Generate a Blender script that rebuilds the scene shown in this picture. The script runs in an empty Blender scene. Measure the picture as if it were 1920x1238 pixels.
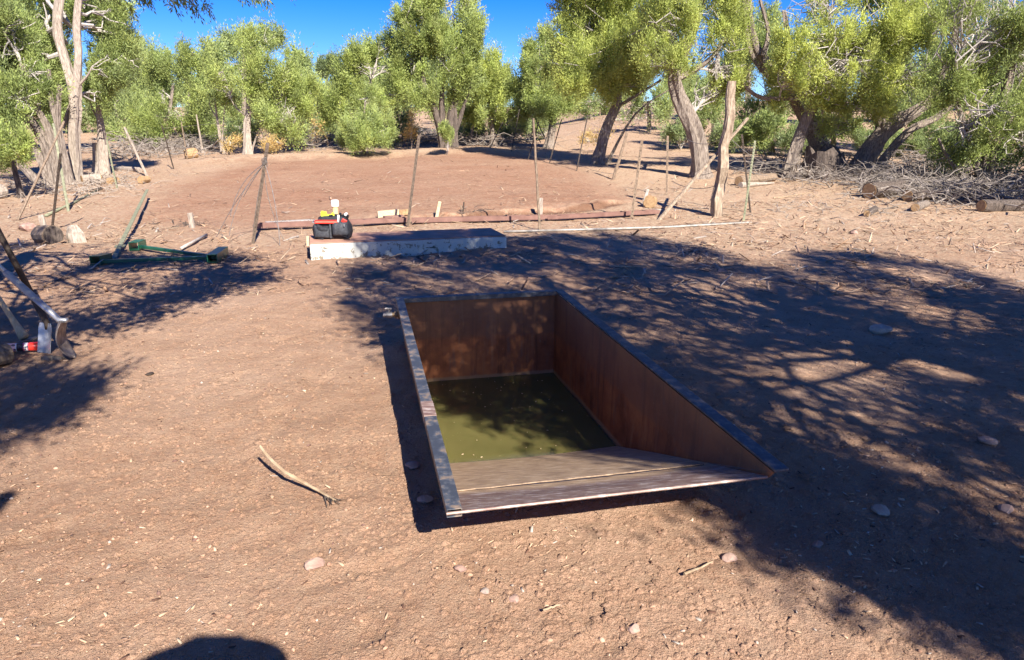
import bpy, bmesh, math, random
import numpy as np
from mathutils import Vector, Matrix

# ------------------------------------------------------------------ camera, sky, sun
sc = bpy.context.scene
COL = sc.collection
rad = math.radians
CAM_H, FPX, PITCH = 1.6, 1300.0, math.atan((619 - 255) / 1300.0)
cam = bpy.data.cameras.new('camera')
cam.sensor_width = 36.0
cam.lens = 36.0 * FPX / 1920.0
cam.clip_start, cam.clip_end = 0.05, 3000.0
camo = bpy.data.objects.new('camera', cam)
COL.objects.link(camo)
camo.location = (0, 0, CAM_H)
camo.rotation_euler = (math.pi / 2 - PITCH, 0, 0)
sc.camera = camo

SUN = Vector((0.3493, -0.7226, 0.5965)).normalized()
SUN_EL = math.asin(SUN.z)
SUN_AZ = math.atan2(SUN.x, SUN.y)
w = bpy.data.worlds.new('World')
sc.world = w
w.use_nodes = True
nt = w.node_tree
nt.nodes.clear()
sky = nt.nodes.new('ShaderNodeTexSky')
sky.sky_type = 'NISHITA'
sky.sun_disc = False
sky.sun_elevation = SUN_EL
sky.sun_rotation = SUN_AZ
sky.altitude = 1800
sky.air_density = 1.0
sky.dust_density = 0.2
sky.ozone_density = 5.0
hsv = nt.nodes.new('ShaderNodeHueSaturation')
hsv.inputs['Saturation'].default_value = 1.40
hsv.inputs['Hue'].default_value = 0.523
bg = nt.nodes.new('ShaderNodeBackground')
bg.inputs['Strength'].default_value = 0.074
out = nt.nodes.new('ShaderNodeOutputWorld')
nt.links.new(sky.outputs[0], hsv.inputs['Color'])
nt.links.new(hsv.outputs[0], bg.inputs['Color'])
nt.links.new(bg.outputs[0], out.inputs['Surface'])

sl = bpy.data.lights.new('sun', 'SUN')
sl.energy = 5.0
sl.angle = rad(0.5)
sl.color = (1.0, 0.93, 0.82)
so = bpy.data.objects.new('sun', sl)
COL.objects.link(so)
so.rotation_euler = SUN.to_track_quat('Z', 'Y').to_euler()
so.location = (10, -20, 30)
sc.view_settings.view_transform = 'Standard'
sc.view_settings.look = 'None'
sc.view_settings.gamma = 1.0
sc.view_settings.exposure = 1.37
sc.cycles.max_bounces = 6
sc.cycles.diffuse_bounces = 3
sc.cycles.transmission_bounces = 4
sc.cycles.transparent_max_bounces = 8

# ------------------------------------------------------------------ calibration: photo pixel -> point in the place
_cp, _sp = math.cos(PITCH), math.sin(PITCH)
_F = np.array([0, _cp, -_sp]); _U = np.array([0, _sp, _cp])
def ray(px, py):
    return (px - 960) * np.array([1., 0, 0]) + (619 - py) * _U + FPX * _F
def on_plane(px, py, z=0.0):
    r = ray(px, py); return np.array([0, 0, CAM_H]) + r * ((z - CAM_H) / r[2])
def at_depth(px, py, y):
    r = ray(px, py); return np.array([0, 0, CAM_H]) + r * (y / r[1])

def sstep(a, b, x):
    t = np.clip((x - a) / (b - a), 0, 1); return t * t * (3 - 2 * t)

# value noise in 2D / 3D (numpy)
_ng = np.random.default_rng(11).random((256, 256))
def vnoise(x, y):
    xi = np.floor(x).astype(int); yi = np.floor(y).astype(int)
    fx = x - xi; fy = y - yi
    fx = fx * fx * (3 - 2 * fx); fy = fy * fy * (3 - 2 * fy)
    a = _ng[xi % 256, yi % 256]; b = _ng[(xi + 1) % 256, yi % 256]
    c = _ng[xi % 256, (yi + 1) % 256]; d = _ng[(xi + 1) % 256, (yi + 1) % 256]
    return (a * (1 - fx) + b * fx) * (1 - fy) + (c * (1 - fx) + d * fx) * fy
def fbm(x, y, n=4):
    s = 0; a = 0.5
    for i in range(n):
        s = s + a * vnoise(x * 2 ** i + 17.3 * i, y * 2 ** i + 5.1 * i); a *= 0.5
    return s

def base_z(x, y):
    x = np.asarray(x, float); y = np.asarray(y, float)
    t = np.maximum(0, y - 12.5)
    z = 0.0525 * (np.sqrt(t * t + 1.0) - 1.0)
    z = z + np.maximum(0, y - 32) * 0.055 * sstep(0, 9, x) * sstep(140, 40, y)
    far = sstep(120, 400, y)
    z = z * (1 - far) + far * 6.0
    z = z + (fbm(x * 0.12 + 40, y * 0.12 + 9, 3) - 0.44) * 0.5 * sstep(13, 24, y)
    z = z + (fbm(x * 0.2 + 4, y * 0.2 + 9, 3) - 0.44) * 0.4 * sstep(-4, -20, y)
    return z
def near_ground(px, py):
    z = 0.0
    P = None
    r = ray(px, py)
    # march
    ts = np.linspace(1.0, 120.0, 4000)
    ys = r[1] / np.linalg.norm(r) * ts; xs = r[0] / np.linalg.norm(r) * ts; zs = CAM_H + r[2] / np.linalg.norm(r) * ts
    d = zs - base_z(xs, ys)
    k = np.argmax(d < 0)
    if d[k] >= 0: k = len(ts) - 1
    return np.array([xs[k], ys[k], float(base_z(xs[k], ys[k]))])
G = near_ground
def ground_z(x, y): return float(base_z(x, y))

# ------------------------------------------------------------------ tagging
def tag(o, label=None, cat=None, group=None, kind=None):
    if label: o['label'] = label
    if cat: o['category'] = cat
    if group: o['group'] = group
    if kind: o['kind'] = kind
    return o
def empty(name, loc, label=None, cat=None, group=None):
    o = bpy.data.objects.new(name, None); COL.objects.link(o)
    o.location = tuple(loc); o.empty_display_size = 0.2
    return tag(o, label, cat, group)

# ------------------------------------------------------------------ materials
MATS = {}
def newmat(name):
    m = bpy.data.materials.new(name); m.use_nodes = True
    n = m.node_tree; n.nodes.clear()
    o = n.nodes.new('ShaderNodeOutputMaterial')
    return m, n, o
def nd(n, t, **k):
    x = n.nodes.new(t)
    for a, b in k.items():
        if a in x.inputs.keys(): x.inputs[a].default_value = b
        else: setattr(x, a, b)
    return x
def ramp(n, src, stops):
    r = n.nodes.new('ShaderNodeValToRGB')
    while len(r.color_ramp.elements) < len(stops): r.color_ramp.elements.new(0.5)
    for e, (p, c) in zip(r.color_ramp.elements, stops):
        e.position = p; e.color = (*c, 1) if len(c) == 3 else c
    n.links.new(src, r.inputs[0])
    return r
def mixc(n, fac, a, b, mode='MIX'):
    m = n.nodes.new('ShaderNodeMix'); m.data_type = 'RGBA'; m.blend_type = mode
    for s, v in ((m.inputs[0], fac), (m.inputs[6], a), (m.inputs[7], b)):
        if isinstance(v, (int, float)): s.default_value = v
        elif isinstance(v, tuple): s.default_value = (*v, 1)
        else: n.links.new(v, s)
    return m.outputs[2]
def noise(n, vec, scale, detail=4, rough=0.55):
    t = n.nodes.new('ShaderNodeTexNoise'); t.inputs['Scale'].default_value = scale
    t.inputs['Detail'].default_value = detail; t.inputs['Roughness'].default_value = rough
    if vec is not None: n.links.new(vec, t.inputs['Vector'])
    return t.outputs[0]
def mapped(n, scale=(1, 1, 1), coord='Object'):
    tc = n.nodes.new('ShaderNodeTexCoord'); mp = n.nodes.new('ShaderNodeMapping')
    mp.inputs['Scale'].default_value = scale
    n.links.new(tc.outputs[coord], mp.inputs[0]); return mp.outputs[0]
def geopos(n, scale=(1, 1, 1)):
    tc = n.nodes.new('ShaderNodeNewGeometry'); mp = n.nodes.new('ShaderNodeMapping')
    mp.inputs['Scale'].default_value = scale
    n.links.new(tc.outputs['Position'], mp.inputs[0]); return mp.outputs[0]
def bump(n, h, strength, dist, prev=None):
    b = n.nodes.new('ShaderNodeBump'); b.inputs['Strength'].default_value = strength
    b.inputs['Distance'].default_value = dist
    n.links.new(h, b.inputs['Height'])
    if prev is not None: n.links.new(prev, b.inputs['Normal'])
    return b.outputs[0]
def finish(n, o, col, rough=0.8, normal=None, metal=0.0, spec=0.3):
    p = n.nodes.new('ShaderNodeBsdfPrincipled')
    if isinstance(col, tuple): p.inputs['Base Color'].default_value = (*col, 1)
    else: n.links.new(col, p.inputs['Base Color'])
    if isinstance(rough, (int, float)): p.inputs['Roughness'].default_value = rough
    else: n.links.new(rough, p.inputs['Roughness'])
    p.inputs['Metallic'].default_value = metal
    p.inputs['Specular IOR Level'].default_value = spec
    if normal is not None: n.links.new(normal, p.inputs['Normal'])
    n.links.new(p.outputs[0], o.inputs[0])
    return p

def weathered(name, c1, c2, scale=8, stretch=(1, 1, 1), rough=0.8, bs=0.4, bd=0.01, metal=0.0, spec=0.25, lo=0.35, hi=0.65, c3=None, t3=0.6):
    m, n, o = newmat(name)
    v = geopos(n, stretch)
    f = noise(n, v, scale, 6, 0.65)
    c = ramp(n, f, [(lo, c1), (hi, c2)]).outputs[0]
    if c3:
        f2 = noise(n, geopos(n, (stretch[0] * 1.3 + 0.1, stretch[1] * 1.3, stretch[2] * 1.3)), scale * 2.3, 5, 0.7)
        k = ramp(n, f2, [(t3, (0, 0, 0)), (t3 + 0.06, (1, 1, 1))]).outputs[0]
        c = mixc(n, k, c, c3)
    b = bump(n, noise(n, v, scale * 2.5, 5, 0.7), bs, bd)
    finish(n, o, c, rough, b, metal, spec)
    MATS[name] = m
    return m

# ground -----------------------------------------------------------
def ground_mat():
    m, n, o = newmat('dirt')
    v = geopos(n)
    at = n.nodes.new('ShaderNodeAttribute'); at.attribute_name = 'zone'
    sep = n.nodes.new('ShaderNodeSeparateColor'); n.links.new(at.outputs['Color'], sep.inputs[0])
    big = noise(n, v, 0.55, 5, 0.6)
    mid = noise(n, v, 5.0, 6, 0.65)
    fine = noise(n, v, 38, 5, 0.7)
    tiny = noise(n, v, 140, 3, 0.6)
    dirt = ramp(n, big, [(0.34, (0.285, 0.160, 0.098)), (0.5, (0.385, 0.234, 0.153)), (0.64, (0.48, 0.325, 0.235))]).outputs[0]
    dirt = mixc(n, 0.5, dirt, ramp(n, mid, [(0.3, (0.285, 0.162, 0.102)), (0.7, (0.45, 0.292, 0.198))]).outputs[0])
    pad = ramp(n, mid, [(0.28, (0.225, 0.104, 0.060)), (0.7, (0.335, 0.172, 0.106))]).outputs[0]
    streak = noise(n, geopos(n, (0.7, 2.4, 1)), 2.2, 7, 0.72)
    pad = mixc(n, ramp(n, streak, [(0.40, (0.8, 0.8, 0.8)), (0.5, (0, 0, 0))]).outputs[0], pad, (0.20, 0.09, 0.055))
    c = mixc(n, sep.outputs[0], dirt, pad)
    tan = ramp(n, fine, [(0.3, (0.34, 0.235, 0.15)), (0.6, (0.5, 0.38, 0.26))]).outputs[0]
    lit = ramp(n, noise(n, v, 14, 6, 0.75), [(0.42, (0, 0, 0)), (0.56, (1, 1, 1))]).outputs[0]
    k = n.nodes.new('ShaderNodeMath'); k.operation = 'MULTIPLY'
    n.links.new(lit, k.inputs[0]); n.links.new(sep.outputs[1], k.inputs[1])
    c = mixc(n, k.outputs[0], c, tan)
    # dark damp soil (freshly cut banks)
    c = mixc(n, sep.outputs[2], c, (0.14, 0.068, 0.04))
    # grit: pale and dark grains
    c = mixc(n, ramp(n, tiny, [(0.60, (0, 0, 0)), (0.70, (0.75, 0.75, 0.75))]).outputs[0], c, (0.54, 0.41, 0.30))
    c = mixc(n, ramp(n, noise(n, v, 95, 4, 0.7), [(0.30, (0.7, 0.7, 0.7)), (0.40, (0, 0, 0))]).outputs[0], c, (0.19, 0.11, 0.07))
    c = mixc(n, ramp(n, fine, [(0.27, (0.75, 0.75, 0.75)), (0.40, (0, 0, 0))]).outputs[0], c, (0.20, 0.115, 0.075))
    vo = n.nodes.new('ShaderNodeTexVoronoi'); vo.inputs['Scale'].default_value = 24
    vo.inputs['Randomness'].default_value = 1.0
    n.links.new(v, vo.inputs['Vector'])
    b = bump(n, noise(n, v, 8, 6, 0.75), 0.35, 0.07)
    b = bump(n, mid, 0.2, 0.05, b)
    b = bump(n, noise(n, v, 17, 6, 0.7), 0.6, 0.035, b)
    b = bump(n, fine, 0.9, 0.020, b)
    b = bump(n, tiny, 0.9, 0.009, b)
    c = mixc(n, ramp(n, noise(n, v, 62, 4, 0.75), [(0.62, (0, 0, 0)), (0.70, (.7, .7, .7))]).outputs[0], c, (0.24, 0.14, 0.088))
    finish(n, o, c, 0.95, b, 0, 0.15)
    return m
DIRT = ground_mat()

def leaf_mat(name):
    m, n, o = newmat(name)
    at = n.nodes.new('ShaderNodeAttribute'); at.attribute_name = 'tint'
    d = n.nodes.new('ShaderNodeBsdfDiffuse'); t = n.nodes.new('ShaderNodeBsdfTranslucent')
    mx = n.nodes.new('ShaderNodeMixShader'); mx.inputs[0].default_value = 0.42
    n.links.new(at.outputs['Color'], d.inputs[0]); n.links.new(at.outputs['Color'], t.inputs[0])
    n.links.new(d.outputs[0], mx.inputs[1]); n.links.new(t.outputs[0], mx.inputs[2])
    n.links.new(mx.outputs[0], o.inputs[0])
    return m
LEAF = leaf_mat('juniper_foliage')

BARK = weathered('juniper_bark', (0.10, 0.075, 0.06), (0.36, 0.30, 0.25), 9, (4, 4, 0.5), 0.95, 0.9, 0.04)
BARKD = weathered('dark_bark', (0.05, 0.04, 0.035), (0.19, 0.15, 0.125), 9, (4, 4, 0.5), 0.95, 0.9, 0.04)
LOGP = weathered('stripped_log', (0.17, 0.12, 0.085), (0.44, 0.35, 0.26), 10, (3, 3, 0.5), 0.9, 0.8, 0.03)
DEADW = weathered('weathered_wood', (0.20, 0.16, 0.13), (0.42, 0.355, 0.295), 12, (3, 3, 0.6), 0.9, 0.6, 0.02)
BRUSHM = weathered('brush_wood', (0.10, 0.085, 0.072), (0.32, 0.275, 0.24), 6, (1, 1, 1), 0.9, 0.3, 0.01)
GREYT = weathered('grey_twigs', (0.24, 0.21, 0.185), (0.50, 0.46, 0.42), 14, (2, 2, 2), 0.9, 0.3, 0.01)
CUTW = weathered('cut_wood', (0.24, 0.145, 0.075), (0.42, 0.28, 0.15), 20, (1, 1, 1), 0.85, 0.3, 0.01)
STICKW = weathered('bare_stick', (0.24, 0.165, 0.10), (0.40, 0.30, 0.20), 20, (1, 1, 1), 0.85, 0.5, 0.004)
WELD = weathered('weld_bead', (0.14, 0.095, 0.065), (0.28, 0.20, 0.14), 40, (1, 1, 1), 0.6, 0.4, 0.002, 0.2)
LUMB = weathered('lumber', (0.46, 0.34, 0.20), (0.60, 0.48, 0.32), 16, (0.4, 4, 4), 0.8, 0.3, 0.006)
TANP = weathered('tan_post', (0.11, 0.078, 0.055), (0.29, 0.215, 0.155), 22, (2, 2, 0.6), 0.85, 0.4, 0.01)
BROWNP = weathered('brown_post', (0.055, 0.040, 0.032), (0.175, 0.128, 0.095), 22, (2, 2, 0.6), 0.75, 0.4, 0.006)
DARKP = weathered('dark_steel_post', (0.03, 0.024, 0.02), (0.085, 0.06, 0.045), 22, (1, 1, 1), 0.6, 0.3, 0.004, 0.2)
GRNP = weathered('faded_green_post', (0.15, 0.16, 0.10), (0.27, 0.27, 0.18), 18, (1, 1, 1), 0.7, 0.3, 0.004)
REDST = weathered('red_primer_steel', (0.14, 0.072, 0.058), (0.24, 0.135, 0.108), 5, (1, 1, 1), 0.65, 0.2, 0.006, 0.1, 0.3, 0.3, 0.7, (0.3, 0.2, 0.15), 0.66)
GREENST = weathered('green_paint', (0.012, 0.075, 0.045), (0.02, 0.12, 0.07), 9, (1, 1, 1), 0.35, 0.1, 0.003, 0, 0.5, c3=(0.12, 0.08, 0.05), t3=0.72)
WHITEP = weathered('white_pipe', (0.24, 0.22, 0.19), (0.42, 0.39, 0.35), 10, (1, 1, 1), 0.5, 0.2, 0.003)
TANPVC = weathered('tan_pipe', (0.5, 0.35, 0.16), (0.62, 0.47, 0.27), 8, (1, 1, 1), 0.55, 0.2, 0.003)
WIRE = weathered('wire_steel', (0.18, 0.16, 0.15), (0.38, 0.36, 0.34), 30, (1, 1, 1), 0.5, 0.1, 0.001, 0.6)
FABRIC = weathered('black_fabric', (0.012, 0.013, 0.017), (0.032, 0.034, 0.042), 40, (1, 1, 1), 0.75, 0.5, 0.004, 0, 0.3)
FABRIC2 = weathered('grey_fabric', (0.03, 0.032, 0.04), (0.06, 0.064, 0.075), 40, (1, 1, 1), 0.7, 0.5, 0.004, 0, 0.3)
REDPL = weathered('red_plastic', (0.55, 0.025, 0.018), (0.66, 0.04, 0.025), 12, (1, 1, 1), 0.35, 0.05, 0.001, 0, 0.5)
YELPL = weathered('yellow_plastic', (0.55, 0.62, 0.03), (0.68, 0.72, 0.06), 12, (1, 1, 1), 0.4, 0.05, 0.001, 0, 0.5)
WHITEPL = weathered('white_plastic', (0.70, 0.70, 0.68), (0.8, 0.8, 0.78), 12, (1, 1, 1), 0.4, 0.05, 0.001, 0, 0.5)
BRASS = weathered('dull_brass', (0.20, 0.135, 0.07), (0.34, 0.24, 0.14), 30, (1, 1, 1), 0.5, 0.2, 0.001, 0.5)
ALU = weathered('bright_metal', (0.34, 0.34, 0.35), (0.52, 0.52, 0.53), 18, (1, 1, 1), 0.42, 0.1, 0.002, 0.75)
GREYG = weathered('grey_grip', (0.26, 0.26, 0.26), (0.34, 0.34, 0.33), 25, (1, 1, 1), 0.6, 0.1, 0.001)
WOODH = weathered('handle_wood', (0.42, 0.29, 0.15), (0.56, 0.42, 0.25), 18, (3, 3, 0.6), 0.6, 0.2, 0.004)
ROCK = weathered('rock', (0.22, 0.13, 0.105), (0.42, 0.29, 0.23), 9, (1, 1, 1), 0.9, 0.5, 0.01)
ROCKP = weathered('pale_rock', (0.30, 0.23, 0.19), (0.44, 0.36, 0.30), 9, (1, 1, 1), 0.9, 0.5, 0.01)
SKIN = weathered('skin', (0.45, 0.27, 0.19), (0.5, 0.31, 0.22), 20, (1, 1, 1), 0.5, 0.1, 0.002)
CLOTH = weathered('cloth', (0.10, 0.12, 0.16), (0.14, 0.16, 0.2), 30, (1, 1, 1), 0.9, 0.3, 0.003)
STRAW = weathered('straw', (0.42, 0.33, 0.2), (0.55, 0.45, 0.28), 60, (1, 1, 1), 0.8, 0.4, 0.003)
BLACKPL = weathered('black_plastic', (0.01, 0.01, 0.012), (0.02, 0.02, 0.022), 20, (1, 1, 1), 0.3, 0.05, 0.001, 0, 0.5)

def rust_mat():
    m, n, o = newmat('rusted_steel')
    v = geopos(n)
    f = noise(n, v, 3.2, 7, 0.65)
    c = ramp(n, f, [(0.30, (0.13, 0.045, 0.020)), (0.48, (0.29, 0.105, 0.042)), (0.68, (0.42, 0.17, 0.062))]).outputs[0]
    f2 = noise(n, geopos(n, (5, 5, 1.2)), 3, 6, 0.7)
    c = mixc(n, ramp(n, f2, [(0.55, (0, 0, 0)), (0.72, (0.7, 0.7, 0.7))]).outputs[0], c, (0.17, 0.12, 0.09))
    dr = noise(n, geopos(n, (13, 13, 0.9)), 1.0, 5, 0.7)
    c = mixc(n, ramp(n, dr, [(0.52, (0, 0, 0)), (0.66, (.65, .65, .65))]).outputs[0], c, (0.075, 0.034, 0.020))
    c = mixc(n, ramp(n, noise(n, geopos(n, (9, 9, 0.7)), 1.3, 5, 0.7), [(0.58, (0, 0, 0)), (0.7, (.5, .5, .5))]).outputs[0], c, (0.36, 0.20, 0.11))
    # old water line: paler, greyer plate above it
    sp = n.nodes.new('ShaderNodeSeparateXYZ'); n.links.new(v, sp.inputs[0])
    ad = n.nodes.new('ShaderNodeMath'); ad.operation = 'MULTIPLY_ADD'; ad.inputs[1].default_value = 0.12
    n.links.new(f, ad.inputs[0]); n.links.new(sp.outputs[2], ad.inputs[2])
    k = ramp(n, ad.outputs[0], [(0.125, (0, 0, 0)), (0.155, (0.55, 0.55, 0.55)), (0.55, (0.55, 0.55, 0.55))]).outputs[0]
    c = mixc(n, k, c, (0.17, 0.088, 0.052))
    c = mixc(n, ramp(n, noise(n, v, 60, 3, 0.6), [(0.66, (0, 0, 0)), (0.72, (0.5, 0.5, 0.5))]).outputs[0], c, (0.3, 0.2, 0.13))
    sc1 = ramp(n, ad.outputs[0], [(0.02, (0, 0, 0)), (0.03, (0, 0, 0))]).outputs[0]
    zz = n.nodes.new('ShaderNodeMath'); zz.operation = 'MULTIPLY_ADD'; zz.inputs[1].default_value = -0.02; n.links.new(noise(n, v, 25, 4, .7), zz.inputs[0])
    z2 = n.nodes.new('ShaderNodeMath'); z2.operation = 'ADD'; z2.inputs[1].default_value = 0.5; n.links.new(sp.outputs[2], zz.inputs[2]); n.links.new(zz.outputs[0], z2.inputs[0])
    c = mixc(n, ramp(n, z2.outputs[0], [(0.245, (.85, .85, .85)), (0.262, (0, 0, 0))]).outputs[0], c, (0.30, 0.22, 0.13))
    finish(n, o, c, 0.6, bump(n, noise(n, v, 3, 3, 0.6), 0.25, 0.03, bump(n, noise(n, v, 30, 6, 0.7), 0.35, 0.004)), 0.1, 0.35)
    return m
RUST = rust_mat()
def rim_mat():
    m, n, o = newmat('worn_blue_rim')
    v = geopos(n)
    f = noise(n, geopos(n, (1, 1, 1)), 16, 6, 0.62)
    c = ramp(n, f, [(0.46, (0.042, 0.048, 0.062)), (0.54, (0.075, 0.082, 0.098)), (0.59, (0.16, 0.125, 0.10)), (0.74, (0.28, 0.20, 0.145))]).outputs[0]
    finish(n, o, c, 0.5, bump(n, noise(n, v, 50, 5, 0.7), 0.25, 0.002), 0.08, 0.45)
    return m
RIM = rim_mat()
def ramp_mat():
    m, n, o = newmat('ramp_plate')
    v = geopos(n)
    sp = n.nodes.new('ShaderNodeSeparateXYZ'); n.links.new(v, sp.inputs[0])
    f = noise(n, geopos(n, (4, 12, 4)), 3, 7, 0.72)
    up = ramp(n, f, [(0.36, (0.15, 0.085, 0.07)), (0.52, (0.25, 0.17, 0.14)), (0.64, (0.46, 0.39, 0.36))]).outputs[0]
    lowc = ramp(n, f, [(0.34, (0.24, 0.165, 0.11)), (0.5, (0.40, 0.275, 0.17)), (0.64, (0.54, 0.41, 0.28))]).outputs[0]
    ad = n.nodes.new('ShaderNodeMath'); ad.operation = 'MULTIPLY_ADD'; ad.inputs[1].default_value = 0.05
    n.links.new(f, ad.inputs[0]); n.links.new(sp.outputs[2], ad.inputs[2])
    k = ramp(n, ad.outputs[0], [(0.175, (0, 0, 0)), (0.195, (1, 1, 1))]).outputs[0]
    c = mixc(n, k, lowc, up)
    finish(n, o, c, 0.5, bump(n, noise(n, v, 60, 5, 0.7), 0.25, 0.003), 0.15, 0.4)
    return m
RAMPM = ramp_mat()
def water_mat():
    m, n, o = newmat('murky_water')
    v = geopos(n)
    c = ramp(n, noise(n, v, 2.2, 4, 0.5), [(0.3, (0.098, 0.090, 0.030)), (0.7, (0.132, 0.118, 0.040))]).outputs[0]
    c = mixc(n, ramp(n, noise(n, v, 45, 3, 0.5), [(0.72, (0, 0, 0)), (0.75, (0.7, 0.7, 0.7))]).outputs[0], c, (0.4, 0.36, 0.2))
    p = finish(n, o, c, 0.06, bump(n, noise(n, v, 9, 2, 0.5), 0.04, 0.01), 0, 0.5)
    p.inputs['IOR'].default_value = 1.33
    p.inputs['Subsurface Weight'].default_value = 1.0
    p.inputs['Subsurface Radius'].default_value = (0.7, 1.0, 0.9)
    p.inputs['Subsurface Scale'].default_value = 0.13
    return m
WATER = water_mat()
def slab_mat():
    m, n, o = newmat('white_painted_concrete')
    v = geopos(n)
    sp = n.nodes.new('ShaderNodeSeparateXYZ'); n.links.new(v, sp.inputs[0])
    f = noise(n, v, 10, 7, 0.75)
    ad = n.nodes.new('ShaderNodeMath'); ad.operation = 'MULTIPLY_ADD'; ad.inputs[1].default_value = -0.42
    n.links.new(sp.outputs[2], ad.inputs[0]); n.links.new(f, ad.inputs[2])
    k = ramp(n, ad.outputs[0], [(0.495, (0, 0, 0)), (0.525, (1, 1, 1))]).outputs[0]
    f2 = noise(n, geopos(n, (2.2, 2.2, 9)), 1.6, 5, 0.6)
    k2 = ramp(n, f2, [(0.63, (0, 0, 0)), (0.65, (1, 1, 1))]).outputs[0]
    c = mixc(n, k, ramp(n, noise(n, v, 3, 4, 0.6), [(0.3, (0.42, 0.42, 0.38)), (0.7, (0.52, 0.52, 0.475))]).outputs[0], (0.20, 0.17, 0.13))
    c = mixc(n, k2, c, (0.10, 0.09, 0.075))
    finish(n, o, c, 0.75, bump(n, f, 0.3, 0.006), 0, 0.3)
    return m
SLABW = slab_mat()
SLABT = weathered('red_slab_top', (0.34, 0.175, 0.12), (0.45, 0.27, 0.195), 4, (1, 1, 1), 0.85, 0.3, 0.005)

# ------------------------------------------------------------------ mesh helpers
class MB:
    def __init__(s): s.v = []; s.f = []
    def add(s, vs, fs):
        k = len(s.v); s.v += [tuple(map(float, q)) for q in vs]; s.f += [tuple(i + k for i in q) for q in fs]
    def box(s, c, size, R=None):
        hx, hy, hz = (q / 2 for q in size); R = R if R is not None else np.eye(3)
        vs = [np.array(c) + R @ np.array((x * hx, y * hy, z * hz)) for x in (-1, 1) for y in (-1, 1) for z in (-1, 1)]
        s.add(vs, [(0, 1, 3, 2), (4, 6, 7, 5), (0, 4, 5, 1), (2, 3, 7, 6), (0, 2, 6, 4), (1, 5, 7, 3)])
    def tube(s, path, radii, sides=8, ridge=0.0, seed=0, cap=True, flat=None):
        P = [np.array(p, float) for p in path]; n = len(P)
        if isinstance(radii, (int, float)): radii = [radii] * n
        ref = None; rings = []
        rg = random.Random(seed); ph = [rg.uniform(0, 6.28) for _ in range(3)]
        vs = []
        for i in range(n):
            t = P[min(i + 1, n - 1)] - P[max(i - 1, 0)]; t = t / (np.linalg.norm(t) + 1e-9)
            if ref is None:
                ref = np.array([1., 0, 0]) if abs(t[0]) < 0.8 else np.array([0, 1., 0])
            a = ref - t * (ref @ t); a /= np.linalg.norm(a) + 1e-9; b = np.cross(t, a); ref = a
            for j in range(sides):
                q = 2 * math.pi * j / sides
                r = radii[i]
                if ridge:
                    r *= 1 + ridge * (math.sin(3 * q + ph[0] + i * .35) * .5 + math.sin(5 * q + ph[1] - i * .25) * .5 + rg.uniform(-.35, .35))
                vs.append(P[i] + (a * math.cos(q) + b * math.sin(q) * (flat or 1)) * r)
        fs = []
        for i in range(n - 1):
            for j in range(sides):
                k = (j + 1) % sides
                fs.append((i * sides + j, i * sides + k, (i + 1) * sides + k, (i + 1) * sides + j))
        if cap:
            fs.append(tuple(range(sides - 1, -1, -1))); fs.append(tuple((n - 1) * sides + j for j in range(sides)))
        s.add(vs, fs)
    def build(s, name, mat, parent=None, smooth=False, bevel=0.0, loc=None):
        me = bpy.data.meshes.new(name)
        off = np.zeros(3)
        if loc is not None: off = np.array(loc, float)
        elif parent is not None: off = np.array(parent_world(parent))
        me.from_pydata([tuple(np.array(q) - off) for q in s.v], [], s.f)
        me.materials.append(mat)
        if smooth: me.polygons.foreach_set('use_smooth', [True] * len(me.polygons))
        me.update()
        o = bpy.data.objects.new(name, me); COL.objects.link(o)
        if parent is not None: o.parent = parent
        else: o.location = tuple(off)
        if bevel:
            b = o.modifiers.new('bevel', 'BEVEL'); b.width = bevel; b.segments = 2; b.limit_method = 'ANGLE'
        return o
def parent_world(p):
    l = np.zeros(3)
    while p is not None:
        l = l + np.array(p.location); p = p.parent
    return l
def frame(axis, side=(0, 1, 0)):
    a = np.array(axis, float); a /= np.linalg.norm(a)
    s = np.array(side, float); s = s - a * (s @ a); s /= np.linalg.norm(s)
    return np.stack([np.cross(s, a), s, a], axis=1)       # columns: x, y(side), z(axis)
def rz(a):
    c, s = math.cos(a), math.sin(a); return np.array([[c, -s, 0], [s, c, 0], [0, 0, 1.]])
def rock_mesh(mb, c, r, seed, flat=0.6, sub=2):
    bm = bmesh.new(); bmesh.ops.create_icosphere(bm, subdivisions=sub, radius=1)
    rg = random.Random(seed); dirs = [Vector((rg.uniform(-1, 1), rg.uniform(-1, 1), rg.uniform(-1, 1))).normalized() for _ in range(7)]
    cut = [rg.uniform(.55, .9) for _ in dirs]
    sx, sy = rg.uniform(.8, 1.25), rg.uniform(.75, 1.1)
    vs = []
    for v in bm.verts:
        p = v.co.copy()
        for d, k in zip(dirs, cut):
            e = p.dot(d)
            if e > k: p -= d * (e - k)
        vs.append((c[0] + p.x * r * sx, c[1] + p.y * r * sy, c[2] + p.z * r * flat))
    mb.add(vs, [tuple(q.index for q in f.verts) for f in bm.faces]); bm.free()

def mesh_quads(name, V, tint, mat):
    """V: (N,4,3) quads; tint: (N,3)"""
    N = len(V)
    me = bpy.data.meshes.new(name)
    me.vertices.add(N * 4); me.vertices.foreach_set('co', np.ascontiguousarray(V, dtype=np.float32).ravel())
    me.loops.add(N * 4); me.loops.foreach_set('vertex_index', np.arange(N * 4, dtype=np.int32))
    me.polygons.add(N)
    me.polygons.foreach_set('loop_start', np.arange(0, N * 4, 4, dtype=np.int32))
    me.polygons.foreach_set('loop_total', np.full(N, 4, dtype=np.int32))
    me.update(calc_edges=True)
    a = me.color_attributes.new('tint', 'FLOAT_COLOR', 'POINT')
    c = np.ones((N, 4, 4), dtype=np.float32); c[:, :, :3] = np.asarray(tint)[:, None, :]
    a.data.foreach_set('color', c.ravel())
    me.materials.append(mat); globals()['NQ'] = globals().get('NQ', 0) + N
    return me

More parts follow.
